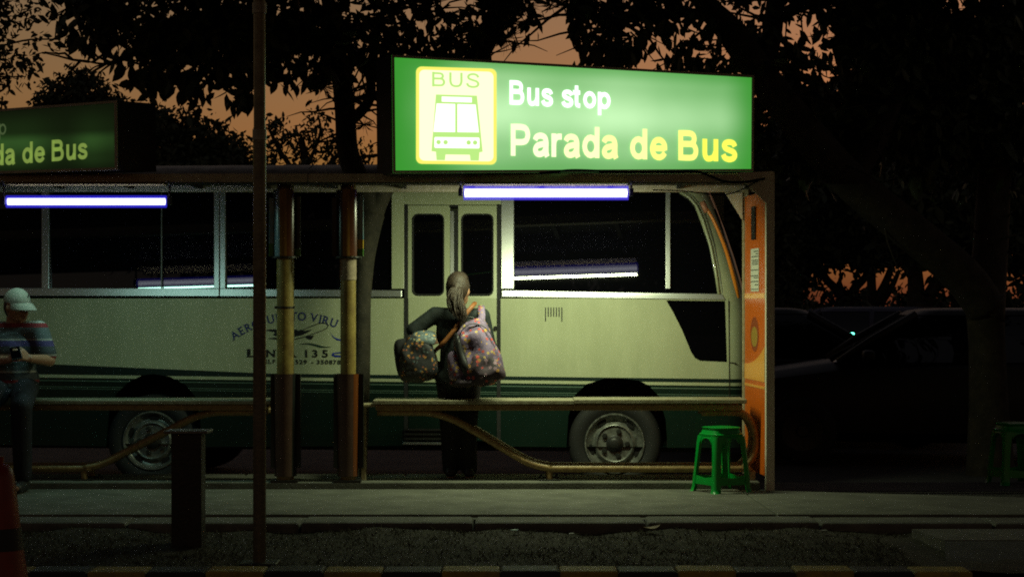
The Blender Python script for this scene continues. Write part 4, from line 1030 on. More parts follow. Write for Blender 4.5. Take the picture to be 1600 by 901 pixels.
# ------------------------------------------------------------------ people
skin = mat('skin', (.42, .22, .13), .5, var=.15, vscale=20)
def hand(wr, fwd, pal, side, curl=.5, s=1.):
    """palm, four fingers and a thumb as tapered limbs; fwd = towards the fingers, pal = palm normal, side = thumb side"""
    fwd = fwd.normalized(); side = (side - fwd * side.dot(fwd)).normalized(); pal = fwd.cross(side) * (1 if fwd.cross(side).dot(pal) > 0 else -1)
    L = []; c = wr + fwd * .05 * s
    for k in (-1, -.33, .33, 1):
        L.append((wr + side * k * .012 * s, .016 * s, wr + fwd * .085 * s + side * k * .03 * s, .0135 * s))
    for k, ln in ((-1, .062), (-.33, .074), (.33, .08), (1, .072)):
        p = wr + fwd * .088 * s + side * k * .031 * s; a = 0.; l = ln * s / 2.4
        for j in range(3):
            a += curl * (.6 + .4 * j); dr = fwd * math.cos(a) + pal * math.sin(a); q = p + dr * l; L.append((p, (.0098 - .0008 * j) * s, q, (.0090 - .0008 * j) * s)); p = q; l *= .8
    p = wr + fwd * .03 * s + side * .026 * s; dr = (fwd * .6 + side * .75 + pal * .3).normalized(); q = p + dr * .042 * s; L.append((p, .013 * s, q, .0105 * s))
    dr = (fwd * .85 + side * .2 + pal * .45).normalized(); r_ = q + dr * .034 * s; L.append((q, .0105 * s, r_, .0085 * s))
    return L
def W(px, py, dd=0.): return at(px, py, 14.95 + dd)

# the woman at the bus door, seen from behind
WZ = .05
wom = empty('person', (W(716, 750).x, 14.95, WZ), 'person in dark clothes with a ponytail, seen from behind at the bus door', 'person')
hip, chest, neck = W(716, 596), W(716, 520), W(716, 484)
sL_, sR_ = W(680, 492), W(753, 494); eL, wL = W(645, 515, -.03), W(668, 533, .21); eR, wR = W(766, 545, .04), W(752, 548, .28)
hl, hr = W(702, 600), W(732, 600); kl, kr = W(703, 672, .02), W(730, 672, .02); al, ar = W(704, 737), W(733, 737)
head = W(717, 453, .01)
fdir = Vector((.38, .9, -.1)).normalized()
body = [(head, (.078, .096, .112)), (head + fdir * .03 - Vector((0, 0, .06)), (.058, .066, .06)), (neck + Vector((0, 0, .05)), .048, neck - Vector((0, 0, .03)), .055),
        (head + fdir * .1 - Vector((0, 0, .02)), .012, head + fdir * .108 - Vector((0, 0, .035)), .015)]
side_v = Vector((fdir.y, -fdir.x, 0)).normalized()
body += [(head + side_v * .078 - Vector((0, 0, .012)) - fdir * .01, (.014, .02, .032)), (head - side_v * .078 - Vector((0, 0, .012)) - fdir * .01, (.014, .02, .032))]
body += [(head + fdir * .098 + side_v * .03 + Vector((0, 0, .0)), (.014, .01, .008)), (head + fdir * .098 - side_v * .03, (.014, .01, .008)), (head + fdir * .1 - Vector((0, 0, .068)), (.022, .012, .008))]
body += [(neck - Vector((0, 0, .06)), .07, chest, .12), (chest, (.15, .1, .15)), (chest, .12, hip, .125), (hip, (.16, .115, .12)), (neck - Vector((0, 0, .05)), .06, sL_, .052), (neck - Vector((0, 0, .05)), .06, sR_, .052),
         (sL_, .05, eL, .038), (eL, .038, wL, .026), (sR_, .05, eR, .038), (eR, .038, wR, .026),
         (hl, .085, kl, .056), (kl, .056, al, .036), (hr, .085, kr, .056), (kr, .056, ar, .036)]
for a in (al, ar): body += [(a + Vector((0, -.03, -.03)), .032, a + Vector((.01, .16, -.035)), .028)]
body += hand(wL, Vector((.5, .8, .1)), Vector((.3, .1, -1)), Vector((0, .2, 1)), .5, .92) + hand(wR, Vector((-.1, 1, .3)), Vector((-1, 0, 0)), Vector((0, 0, 1)), .6, .92)
mesh_obj('body', fuse('body', body, .008, 3, .5), skin, wom, smooth=True)
jacket_m = mat('dark_jacket', (.012, .02, .02), .8, var=.5, vscale=14, bump=.5, bscale=25); trouser_m = mat('black_trousers', (.008, .008, .01), .85, var=.4, vscale=12, bump=.4, bscale=25)
jk = [(neck - Vector((0, 0, .045)), .076, chest, .135), (chest, (.168, .118, .165)), (chest, .135, hip, .145), (hip + Vector((0, 0, .03)), (.178, .132, .11)), (neck - Vector((0, 0, .055)), .068, sL_, .064), (neck - Vector((0, 0, .055)), .068, sR_, .064),
      (sL_, .063, eL, .052), (eL, .052, wL - (wL - eL) * .06, .036), (sR_, .063, eR, .052), (eR, .052, wR - (wR - eR) * .06, .036), (sL_ * .5 + eL * .5, .058, eL + Vector((.01, 0, -.02)), .05)]
mesh_obj('jacket', fuse('jacket', jk, .011, 4, .5), jacket_m, wom, smooth=True)
tr = [(hip - Vector((0, 0, .02)), (.168, .125, .11)), (hl, .098, kl, .074), (kl, .074, al + Vector((0, 0, .03)), .062), (hr, .098, kr, .074), (kr, .074, ar + Vector((0, 0, .03)), .062)]
mesh_obj('trousers', fuse('trousers', tr, .012, 4, .5), trouser_m, wom, smooth=True)
for a in (al, ar):
    mesh_obj('shoe', fuse('shoe', [(Vector((a.x, a.y - .04, WZ + .045)), .04, Vector((a.x + .01, a.y + .15, WZ + .038)), .036), (Vector((a.x, a.y - .03, WZ + .03)), (.042, .06, .03))], .008, 2), mat('dark_shoe', (.02, .02, .022), .5) if 'dark_shoe' not in MATS else MATS['dark_shoe'], wom, smooth=True)
hair_m = mat('brown_hair', (.04, .023, .012), .62, second=(.014, .008, .005), vscale=60, bump=.6, bscale=90)
pt = [W(713, 449, -.1), W(709, 466, -.14), W(716, 486, -.155), W(722, 500, -.15), W(721, 512, -.15)]
hair = [(head + Vector((0, 0, .02)) - fdir * .022, (.09, .098, .113)), (head - fdir * .05 - Vector((0, 0, .03)), (.075, .055, .085))]
hair.append((pt[0] + fdir * .03, .04, pt[0], .026)); hair.append((pt[0], .024, pt[1], .034)); hair.append((pt[1], .034, pt[2], .03)); hair.append((pt[2], .03, pt[3], .018))
rs2 = random.Random(4)
def cut_front(me):
    bm = bmesh.new(); bm.from_mesh(me); 
    geom = [f for f in bm.faces if (f.calc_center_median() - head).dot(fdir) > .035 and f.calc_center_median().z < head.z + .055]
    bmesh.ops.delete(bm, geom=geom, context='FACES'); bm.to_mesh(me); bm.free(); return me
hair_o = mesh_obj('hair', cut_front(fuse('hair', hair, .007, 2, .5)), hair_m, wom, smooth=True)
b = MB()
for k in range(90):      # loose wavy locks of the ponytail
    a0, ph, am_, sp_ = rs2.uniform(0, 6.28), rs2.uniform(0, 6.28), rs2.uniform(.006, .016), rs2.uniform(.3, 1.)
    ln = rs2.uniform(.75, 1.12); P = []
    base = smooth_path(pt, 4)
    for i, p in enumerate(base):
        t = i / (len(base) - 1)
        if t > ln: break
        rr_ = (.018 + .045 * math.sin(min(1, t * 1.25) * math.pi) ** .7) * sp_ * (1 - .3 * t)
        P.append(p + Vector((math.cos(a0) * rr_ + am_ * math.sin(ph + t * 9), math.sin(a0) * rr_ * .8 + am_ * math.cos(ph + t * 8), 0)))
    b.tube(P, [.0062 * (1 - .75 * i / len(P)) for i in range(len(P))], 5)
b.build('ponytail', hair_m, wom, smooth=True)
b = MB()
for k in range(70):      # strands combed back over the head to the tie
    a0 = rs2.uniform(-1.5, 1.5); Pq = []
    top = head + Vector((0, 0, .02)) - fdir * .022
    for i in range(7):
        t = i / 6; el = 1.15 - t * 1.25; az = a0 * (1 - .75 * t)
        q = top + (side_v * math.sin(az) * math.cos(el * .6) * .093 - fdir * (math.cos(az) * math.sin(t * 1.45) * .1 - .03 * (1 - t)) + Vector((0, 0, .118 * math.cos(t * 1.7) * math.cos(az * .75))))
        Pq.append(q)
    b.tube(Pq, .0035, 4)
b.build('combed_strands', hair_m, wom, smooth=True)

def pattern(name, base, spots, scale, dark, fl=.35):
    """small printed motifs: cells coloured at random"""
    m = bpy.data.materials.new(name); m.use_nodes = True; n = m.node_tree.nodes; l = m.node_tree.links; b = n['Principled BSDF']; MATS[name] = m
    tc = n.new('ShaderNodeTexCoord'); vo = n.new('ShaderNodeTexVoronoi'); vo.inputs['Scale'].default_value = scale; l.new(tc.outputs['Object'], vo.inputs['Vector'])
    rp = n.new('ShaderNodeValToRGB'); rp.color_ramp.interpolation = 'CONSTANT'; sp = n.new('ShaderNodeSeparateColor'); l.new(vo.outputs['Color'], sp.inputs[0]); l.new(sp.outputs[0], rp.inputs[0])
    el = rp.color_ramp.elements
    while len(el) < len(spots): el.new(.5)
    for i, c in enumerate(spots): el[i].position = i / len(spots); el[i].color = (*c, 1)
    lt = n.new('ShaderNodeMath'); lt.operation = 'LESS_THAN'; l.new(vo.outputs['Distance'], lt.inputs[0]); lt.inputs[1].default_value = fl
    nz = n.new('ShaderNodeTexNoise'); nz.inputs['Scale'].default_value = 9; l.new(tc.outputs['Object'], nz.inputs['Vector'])
    r2 = n.new('ShaderNodeValToRGB'); l.new(nz.outputs[0], r2.inputs[0]); r2.color_ramp.elements[0].color = (*dark, 1); r2.color_ramp.elements[1].color = (*base, 1); r2.color_ramp.elements[0].position = .4; r2.color_ramp.elements[1].position = .6
    mx = n.new('ShaderNodeMix'); mx.data_type = 'RGBA'; l.new(lt.outputs[0], mx.inputs[0]); l.new(r2.outputs[0], mx.inputs[6]); l.new(rp.outputs[0], mx.inputs[7]); l.new(mx.outputs[2], b.inputs['Base Color'])
    b.inputs['Roughness'].default_value = .75
    n2 = n.new('ShaderNodeTexNoise'); n2.inputs['Scale'].default_value = 22; l.new(tc.outputs['Object'], n2.inputs['Vector']); bp = n.new('ShaderNodeBump'); bp.inputs['Strength'].default_value = .5; bp.inputs['Distance'].default_value = .01; l.new(n2.outputs[0], bp.inputs['Height']); l.new(bp.outputs[0], b.inputs['Normal'])
    return m
from mathutils import noise as mnoise
def blob(c, rad, e=.6, M=None, n=20, sag=0.):
    """soft box"""
    f = lambda v: math.copysign(abs(v) ** e, v); mb = MB(); vs = []
    for i in range(n + 1):
        th = -math.pi / 2 + math.pi * i / n
        for k in range(2 * n):
            ph = math.pi * k / n
            q = Vector((rad[0] * f(math.cos(th)) * f(math.cos(ph)), rad[1] * f(math.cos(th)) * f(math.sin(ph)), rad[2] * f(math.sin(th))))
            if sag:
                k_ = q.z / rad[2]; q.x *= 1 - .22 * k_; q.y *= 1 - .25 * k_; q += (q.normalized() if q.length else q) * sag * (mnoise.noise((q + Vector(c)) * 9) + .5 * mnoise.noise((q + Vector(c)) * 21))
            vs.append(Vector(c) + (M @ q if M is not None else q))
    m2 = 2 * n; fs = [(i * m2 + k, i * m2 + (k + 1) % m2, (i + 1) * m2 + (k + 1) % m2, (i + 1) * m2 + k) for i in range(n) for k in range(m2)]
    return mb.add(vs, fs)
def ribbon(path, width, nrm, th=.004):
    P = smooth_path(path, 6); b = MB(); rings = []
    for i, p in enumerate(P):
        t = (P[min(i + 1, len(P) - 1)] - P[max(i - 1, 0)]).normalized(); s_ = t.cross(Vector(nrm)).normalized() * width / 2; nn = s_.cross(t).normalized() * th
        rings.append([p - s_ - nn, p + s_ - nn, p + s_ + nn, p - s_ + nn])
    return b.loft(rings)
# backpack on the right shoulder
bp_top = pattern('backpack_print', (.2, .14, .24), [(.42, .24, .05), (.2, .14, .24), (.42, .06, .05), (.2, .14, .24), (.45, .32, .12), (.2, .14, .24)], 34, (.12, .085, .15), .4)
bp_low = pattern('backpack_dark_print', (.05, .03, .045), [(.4, .05, .04), (.05, .03, .045), (.35, .18, .05), (.05, .03, .045), (.2, .12, .16)], 30, (.03, .02, .03), .42)
bpk = empty('backpack', W(746, 600, -.24), 'purple floral backpack hanging from the right shoulder of the person at the door', 'backpack')
M = Matrix.Rotation(R(-9), 3, 'Y')
blob(W(744, 549, -.23), (.16, .11, .235), .75, M, 30, .035).build('main_bag', bp_top, bpk, smooth=True)
blob(W(756, 576, -.3), (.13, .075, .115), .75, M, 26, .03).build('front_pocket', bp_low, bpk, smooth=True)
blob(W(744, 590, -.24), (.175, .12, .055), .75, M, 24, .03).build('base', bp_low, bpk, smooth=True)
blob(W(722, 556, -.27), (.035, .085, .17), .75, Matrix.Rotation(R(-16), 3, 'Y'), 20, .02).build('side_panel', black_plastic, bpk, smooth=True)
blob(W(713, 574, -.25), (.05, .075, .13), .75, Matrix.Rotation(R(-14), 3, 'Y'), 20, .03).build('side_pocket', bp_top, bpk, smooth=True)
ribbon([W(752, 506, -.2), W(753, 494, -.13), W(752, 482, -.04), W(752, 479, .05), W(752, 496, .14), W(752, 540, .13)], .05, (0, -1, .3)).build('shoulder_strap', bp_top, bpk, smooth=True)
b = MB(); b.tube(smooth_path([W(728, 501, -.2), W(732, 496, -.2), W(740, 497, -.2), W(742, 503, -.2)]), .007, 8); b.build('grab_handle', black_plastic, bpk, smooth=True)
b = MB(); P = [W(715, 534, -.33), W(722, 516, -.31), W(735, 506, -.29), W(752, 508, -.29), W(766, 520, -.3), W(776, 540, -.31)]; b.tube(smooth_path(P), .004, 6); b.build('zip', black_plastic, bpk)
# cross-body strap and small bag
cb = empty('crossbody_bag', W(690, 560, .0), 'orange strap of a crossbody bag running across the dark back', 'bag')
ribbon([W(739, 476, .03), W(742, 474, -.05), W(733, 484, -.12), W(715, 508, -.145), W(700, 527, -.15), W(688, 540, -.14), W(676, 552, -.05), W(668, 566, .06)], .03, (0, -1, .1)).build('strap', mat('orange_strap', (.22, .075, .015), .6, var=.3, vscale=30), cb, smooth=True)
blob(W(676, 575, .16), (.07, .05, .06), .6).build('pouch', trouser_m, cb, smooth=True)
# patterned drum bag on the left forearm
bg_body = pattern('drum_bag_print', (.03, .03, .035), [(.45, .22, .05), (.03, .03, .035), (.3, .1, .05), (.1, .14, .14), (.03, .03, .035)], 40, (.02, .02, .022), .38)
bg_lid = pattern('drum_bag_lid_print', (.12, .16, .17), [(.55, .33, .08), (.12, .16, .17), (.5, .45, .25), (.2, .25, .25)], 38, (.07, .09, .1), .4)
dbg = empty('shoulder_bag', W(650, 592, -.06), 'dark patterned drum bag hanging from the left arm of the person at the door', 'bag')
M = Matrix.Rotation(R(-6), 3, 'Y') @ Matrix.Rotation(R(14), 3, 'X')
blob(W(653, 560, -.1), (.135, .12, .165), .62, M, 26, .02).build('drum', bg_body, dbg, smooth=True)
blob(W(662, 529, -.12), (.092, .1, .042), .7, Matrix.Rotation(R(-4), 3, 'Y') @ Matrix.Rotation(R(22), 3, 'X')).build('lid', bg_lid, dbg, smooth=True)
blob(W(632, 560, -.06), (.07, .1, .15), .6, Matrix.Rotation(R(-8), 3, 'Y')).build('side_pocket', trouser_m, dbg, smooth=True)
for dd in (-.1, .02):
    ribbon([W(640, 540, dd), W(641, 522, dd * .6), W(648, 512, dd * .3 + .01), W(660, 518, dd * .5), W(672, 536, dd)], .022, (0, -1, 0)).build('handle', black_plastic, dbg, smooth=True)

# the man in the cap, seated on the left bench, looking at a phone
def P_(px, py, dd=0.): return at(px, py, 14.7 + dd)
man = empty('person', (P_(25, 625).x, 14.7, 0), 'person in pale cap and striped polo, seated on the left bench, looking at a phone', 'person')
mh = P_(27, 480, -.04); mf = Vector((.76, -.6, -.22)).normalized(); ms = Vector((-mf.y, mf.x, 0)).normalized(); mu = mf.cross(ms); mu = mu if mu.z > 0 else -mu
hp = P_(22, 612); hp.z = .735; ch = P_(22, 548, -.02); nk = P_(22, 508, -.02)
s1, s2 = P_(61, 516, -.05), P_(-17, 516, .03); e1, e2 = P_(77, 563, -.12), P_(-28, 566, -.06); w1, w2 = P_(46, 560, -.33), P_(14, 562, -.33)
k1, k2 = Vector((hp.x + .16, 14.26, .60)), Vector((hp.x - .08, 14.22, .61)); a1, a2 = Vector((hp.x + .16, 14.3, .09)), Vector((hp.x - .1, 14.2, .09))
h1, h2 = hp + Vector((.09, -.03, -.01)), hp + Vector((-.09, -.01, -.01))
bd = [(mh, (.08, .095, .115)), (mh + mf * .035 - mu * .055, (.06, .06, .055)), (nk + Vector((0, 0, .06)), .055, nk - Vector((0, 0, .03)), .062), (mh + mf * .1 - mu * .0, .013, mh + mf * .112 - mu * .022, .017),
      (mh + ms * .082 - mu * .01, (.016, .02, .032)), (mh - ms * .082 - mu * .01, (.016, .02, .032)), (mh + mf * .095 + ms * .03 + mu * .015, (.014, .012, .009)), (mh + mf * .095 - ms * .03 + mu * .015, (.014, .012, .009)), (mh + mf * .098 - mu * .052, (.022, .014, .009)),
      (nk - Vector((0, 0, .06)), .08, ch, .14), (ch, (.17, .12, .15)), (ch, .14, hp, .14), (hp, (.17, .13, .1)), (nk - Vector((0, 0, .05)), .07, s1, .06), (nk - Vector((0, 0, .05)), .07, s2, .06),
      (s1, .06, e1, .045), (e1, .045, w1, .03), (s2, .06, e2, .045), (e2, .045, w2, .03), (h1, .09, k1, .062), (k1, .062, a1, .042), (h2, .09, k2, .062), (k2, .062, a2, .042)]
for a in (a1, a2): bd += [(a + Vector((0, .03, -.03)), .036, a + Vector((0, -.17, -.05)), .03)]
bd += hand(w1, Vector((-.55, -.75, .35)), Vector((-.6, .5, .4)), Vector((-.2, .2, .9)), .55) + hand(w2, Vector((.5, -.8, .3)), Vector((.6, .5, .4)), Vector((.2, .2, .9)), .55)
mesh_obj('body', fuse('body', bd, .008, 3, .5), skin, man, smooth=True)
def polo():
    m = mat('striped_polo', (.16, .2, .22), .85, bump=.4, bscale=40); n = m.node_tree.nodes; l = m.node_tree.links; b = n['Principled BSDF']
    tc = n.new('ShaderNodeTexCoord'); sp = n.new('ShaderNodeSeparateXYZ'); l.new(tc.outputs['Object'], sp.inputs[0])
    mr = n.new('ShaderNodeMapRange'); l.new(sp.outputs['Z'], mr.inputs[0]); zt, zb = P_(0, 490).z, P_(0, 625).z; mr.inputs[1].default_value = zt; mr.inputs[2].default_value = zb
    rp = n.new('ShaderNodeValToRGB'); rp.color_ramp.interpolation = 'CONSTANT'; l.new(mr.outputs[0], rp.inputs[0])
    wht, red, pur, gry, drk = (.34, .34, .31), (.22, .022, .028), (.06, .045, .16), (.1, .125, .135), (.055, .065, .075)
    seq = [(490, drk), (500, wht), (504, red), (511, gry), (528, wht), (531, pur), (540, drk), (552, wht), (555, red), (563, gry), (578, wht), (581, drk), (592, red), (597, gry), (608, wht)]
    el = rp.color_ramp.elements
    while len(el) < len(seq): el.new(.5)
    for e_, (py, c) in zip(el, seq): e_.position = (py - 490) / 135; e_.color = (*c, 1)
    l.new(rp.outputs[0], b.inputs['Base Color']); return m
e1s, e2s = s1 + (e1 - s1) * .8, s2 + (e2 - s2) * .8
po = [(nk - Vector((0, 0, .045)), .082, ch, .155), (ch, (.188, .138, .165)), (ch, .155, hp, .16), (hp + Vector((0, 0, .05)), (.188, .15, .11)), (nk - Vector((0, 0, .05)), .08, s1, .073), (nk - Vector((0, 0, .05)), .08, s2, .073), (s1, .073, e1s, .07), (s2, .073, e2s, .07), (nk + Vector((0, 0, -.01)), .066, nk - Vector((0, 0, .04)), .075)]
mesh_obj('polo_shirt', fuse('polo_shirt', po, .011, 3, .5), polo(), man, smooth=True)
jeans = mat('dark_jeans', (.008, .009, .018), .8, var=.4, vscale=18, bump=.4)
tj = [(hp - Vector((0, 0, .005)), (.178, .14, .1)), (h1, .1, k1, .078), (k1, .078, a1 + Vector((0, 0, .03)), .065), (h2, .1, k2, .078), (k2, .078, a2 + Vector((0, 0, .03)), .065)]
mesh_obj('jeans', fuse('jeans', tj, .012, 3, .5), jeans, man, smooth=True)
for a in (a1, a2):
    mesh_obj('shoe', fuse('shoe', [(Vector((a.x, a.y + .04, .048)), .046, Vector((a.x, a.y - .16, .04)), .038), (Vector((a.x, a.y, .032)), (.046, .08, .032))], .008, 2), MATS['dark_shoe'], man, smooth=True)
cap_m = mat('pale_cap', (.36, .34, .28), .8, var=.2, vscale=20, bump=.3)
Mc = Matrix((ms, mf, mu)).transposed()
cp = blob(mh + mu * .035 - mf * .012, (.092, .108, .105), 1., Mc, 16)
me = cp.mesh('cap'); bm = bmesh.new(); bm.from_mesh(me); bmesh.ops.delete(bm, geom=[f for f in bm.faces if (f.calc_center_median() - mh).dot(mu) < .045], context='FACES'); bm.to_mesh(me); bm.free()
cap = mesh_obj('cap', me, cap_m, man, smooth=True)
b = MB(); up_, dn_ = [], []
for rr, drop in ((.085, .0), (.13, -.012), (.175, -.034)):
    for s__, lst in ((.004, up_), (-.004, dn_)):
        lst.append([mh + mu * (.052 + drop + s__ - .02 * (math.sin(t) ** 2)) + mf * (.02 + rr * math.cos(t) * (.95 if rr > .1 else 1)) + ms * (.098 * math.sin(t)) for t in [R(-80 + 160 * i / 10) for i in range(11)]])
b.loft(up_, closed=False, caps=False); b.loft(dn_, closed=False, caps=False); b.build('cap_brim', cap_m, man, smooth=True)
b = MB(); c = mh + mu * .105 + mf * .078 + ms * .01
b.tube([c + ms * .012 - mu * .015, c + ms * .012 + mu * .012], .004, 6); b.build('cap_mark', black_plastic, man)
hair2 = [(mh + mu * .0 - mf * .03, (.082, .082, .1))]
me = fuse('hair', hair2, .01, 1); bm = bmesh.new(); bm.from_mesh(me); bmesh.ops.delete(bm, geom=[f for f in bm.faces if (f.calc_center_median() - mh).dot(mf) > .0], context='FACES'); bm.to_mesh(me); bm.free()
mesh_obj('hair', me, mat('black_hair', (.02, .015, .012), .5), man, smooth=True)
pc = (w1 + w2) / 2 + Vector((0, -.1, .045)); Mp = Mc @ Matrix.Rotation(R(-15), 3, 'X')
ph = empty('phone', pc, 'dark phone held in both hands by the person in the cap', 'phone')
b = MB(); b.box(pc, (.075, .15, .009), Matrix.Rotation(R(35), 3, 'X') @ Matrix.Rotation(R(20), 3, 'Z')); b.build('phone_case', black_plastic, ph, bevel=.003)
b = MB(); b.box(pc + Matrix.Rotation(R(35), 3, 'X') @ Vector((0, 0, .0055)), (.068, .138, .001), Matrix.Rotation(R(35), 3, 'X') @ Matrix.Rotation(R(20), 3, 'Z')); b.build('screen', glass, ph)

# ------------------------------------------------------------------ parked cars
def car(X, d, rz, colr, label, suv=0., led=None):
    pm = mat('car_paint', colr, .45, 0, spec=.3)
    e = empty('parked_car', (0, 0, 0), label, 'car', 'cars parked beyond the bus lane')
    z0 = ZR
    def ring(x, zb, zt, w):
        P = []
        for a, b_ in ((-.86, .0), (-.97, .12), (-1, .4), (-.985, .68), (-.93, .9), (-.8, 1.), (0, 1.02), (.8, 1.), (.93, .9), (.985, .68), (1, .4), (.97, .12), (.86, .0)): P.append(Vector((x, a * w, zb + (zt - zb) * b_)))
        return P
    st = [(-2.18, .42, .72, .62), (-2.12, .3, .86, .76), (-1.9, .24, .95, .83), (-1.4, .21, .98, .87), (-.6, .2, .97, .885), (.3, .2, .95, .885), (1.0, .21, .93, .87), (1.6, .22, .84, .83), (1.98, .25, .74, .76), (2.14, .32, .64, .68), (2.2, .42, .55, .58)]
    b = MB(); b.loft([ring(x, zb, zt + suv, w) for x, zb, zt, w in st]); b.build('body', pm, e, auto=35, local=True)
    zb, zr = .925 + suv, 1.40 + suv * 1.6
    cab = lambda x0, x1, w, z: [Vector((x, y, z)) for x, y in rrect(x0, -w, x1, w, .16, 4)]
    b = MB(); b.loft([cab(-1.72, 1.08, .79, zb), cab(-1.42, .74, .74, zb + .2), cab(-1.1, .36, .66, zr - .05), cab(-1.0, .24, .62, zr - .02)]); b.build('glasshouse', glass, e, auto=35, local=True)
    b = MB(); b.loft([cab(-1.12, .37, .665, zr - .05), cab(-1.06, .3, .63, zr - .012), cab(-.95, .18, .5, zr + .008), cab(-.7, -.05, .25, zr + .014)]); b.build('roof', pm, e, auto=40, local=True)
    for s in (-1, 1):
        for P in ([(1.04, .765, zb), (.74, .73, zb + .2), (.33, .645, zr - .04)], [(-.3, .80, zb), (-.32, .745, zb + .2), (-.34, .665, zr - .04)], [(-1.62, .76, zb), (-1.38, .72, zb + .2), (-1.08, .645, zr - .04)]):
            b = MB(); b.tube([Vector((x, y * s, z)) for x, y, z in P], .035, 8); b.build('pillar', pm, e, smooth=True, local=True)
        b = MB(); c = Vector((.78, s * .93, zb + .06)); b.v = blob(c, (.06, .09, .055), .6, n=8).v; b = blob(c, (.06, .09, .055), .6, n=8); b.build('mirror', pm, e, smooth=True, local=True)
        b = MB(); b.prism([Vector((2.03, s * .45, .62 + suv)), Vector((1.9, s * .78, .66 + suv)), Vector((1.86, s * .79, .72 + suv)), Vector((2.06, s * .45, .7 + suv))], (.06, 0, 0)); b.build('headlight', mat('car_lamp', (.5, .5, .5), .1) if 'car_lamp' not in MATS else MATS['car_lamp'], e, local=True)
        b = MB(); b.box((-2.13, s * .62, .78 + suv), (.06, .26, .13)); b.build('tail_light', mat('tail_lamp', (.25, .01, .01), .2) if 'tail_lamp' not in MATS else MATS['tail_lamp'], e, bevel=.02, local=True)
        for x in (-1.35, 1.36):
            b = MB(); c = Vector((x, s * .80, .31)); b.lathe([(.19, .09 * s), (.27, .1 * s), (.305, .07 * s), (.31, 0), (.305, -.07 * s), (.2, -.08 * s)], c, 'y', 24); wv = b.build('wheel', black_rubber, e, smooth=True, local=True)
            b = MB(); b.lathe([(.2, .088 * s), (.18, .075 * s), (.06, .06 * s), (.05, .085 * s), (0, .085 * s)], c, 'y', 20); b.build('rim', dark_steel, wv, local=True)
    if led:
        b = blob(Vector(led), (.022, .015, .015), 1., n=6); b.build('dash_light', emis('dash_glow', (.12, 1, .62), 6), e, local=True)
    e.location = (X, d, z0); e.rotation_euler = (0, 0, rz); return e
car(2.76, 21.2, R(-6), (.008, .008, .009), 'dark car facing right, just beyond the front of the minibus', led=(.78, -.45, 1.145))
car(4.05, 18.9, R(180 - 5), (.006, .006, .007), 'dark car facing left in front of the other parked cars at the right')
car(gx(1318, 27), 27.2, R(176), (.05, .05, .08), 'dark bluish car parked farther back beside the forked tree')
car(gx(1440, 28.5), 28.8, R(4), (.06, .05, .05), 'dark car parked farther back behind the two near cars')
car(gx(1500, 33) + .9, 33.5, R(186), (.07, .06, .06), 'farthest dark car by the tree trunks at the right edge')

# ------------------------------------------------------------------ trees
bark = mat('bark', (.045, .037, .022), .9, second=(.015, .013, .009), vscale=9, bump=1., bscale=16)
leaf_m = mat('foliage', (.06, .085, .025), .55, second=(.03, .05, .014), vscale=2.5)
leaf_far = mat('far_foliage', (.045, .06, .025), .7, second=(.025, .035, .014), vscale=1.2)
air_m = mat('air_plant', (.1, .11, .07), .8)
def leaf_cloud(name, blobs, size, seed, lai=3.2, droop=.6, extra=None, elong=.42):
    """blobs: (px, py, rx px, ry px, distance[, depth radius m]) -> many small pointed leaves spread through the volume"""
    rs = np.random.RandomState(seed); C = []; 
    for bl in blobs:
        px, py, rx, ry, d = bl[:5]; k = d / F; dr = bl[5] if len(bl) > 5 else (rx + ry) / 2 * k * 1.1
        lp = (size / k) ** 2 * elong * .62; n = max(6, int(math.pi * rx * ry * lai / lp))
        # clumpy: leaves gather round twig ends
        m = max(2, n // 9); tw = rs.normal(size=(m, 3)); tw /= np.linalg.norm(tw, axis=1)[:, None]; tw *= rs.uniform(0, 1, m)[:, None] ** .42
        idx = rs.randint(0, m, n); p = tw[idx] * np.array([rx * k, dr, ry * k]) + rs.normal(size=(n, 3)) * size * .75
        c = at(px, py, d); C.append(p + np.array(c))
    C = np.concatenate(C); n = len(C)
    t = rs.normal(size=(n, 3)); t[:, 2] -= droop * 1.6; t /= np.linalg.norm(t, axis=1)[:, None]
    s = np.cross(t, rs.normal(size=(n, 3))); s /= np.linalg.norm(s, axis=1)[:, None]; nn = np.cross(t, s)
    L = size * (.5 + rs.gamma(4., .14, n))[:, None]; Wd = L * elong / 2
    V = np.empty((n, 6, 3)); V[:, 0] = C; V[:, 1] = C + t * L * .35 + s * Wd + nn * Wd * .25; V[:, 2] = C + t * L * .7 + s * Wd * .8 + nn * Wd * .2; V[:, 3] = C + t * L
    V[:, 4] = C + t * L * .7 - s * Wd * .8 + nn * Wd * .2; V[:, 5] = C + t * L * .35 - s * Wd + nn * Wd * .25
    b = np.arange(n)[:, None] * 6
    Fi = np.concatenate([b + np.array([[0, 1, 2, 3]]), b + np.array([[0, 3, 4, 5]])])
    return np_mesh(name, V.reshape(-1, 3), Fi), n
def limb(mb, pts, radii, n=10, steps=6):
    P = smooth_path([at(*p) for p in pts], steps); mb.tube(P, lerp_list(radii, len(P)), n); return P
def twigs(mb, P, count, ln, seed, r=.012):
    rr = random.Random(seed)
    for _ in range(count):
        p = P[rr.randint(len(P) // 4, len(P) - 1)]; q = p
        dr = Vector((rr.uniform(-1, 1), rr.uniform(-.5, .5), rr.uniform(-.35, .6))).normalized(); path = [q]
        for k in range(4): dr = (dr + Vector((rr.uniform(-.4, .4), rr.uniform(-.3, .3), rr.uniform(-.4, .25)))).normalized(); q = q + dr * ln / 4; path.append(q)
        mb.tube(path, [r, r * .8, r * .6, r * .4, r * .2], 5)
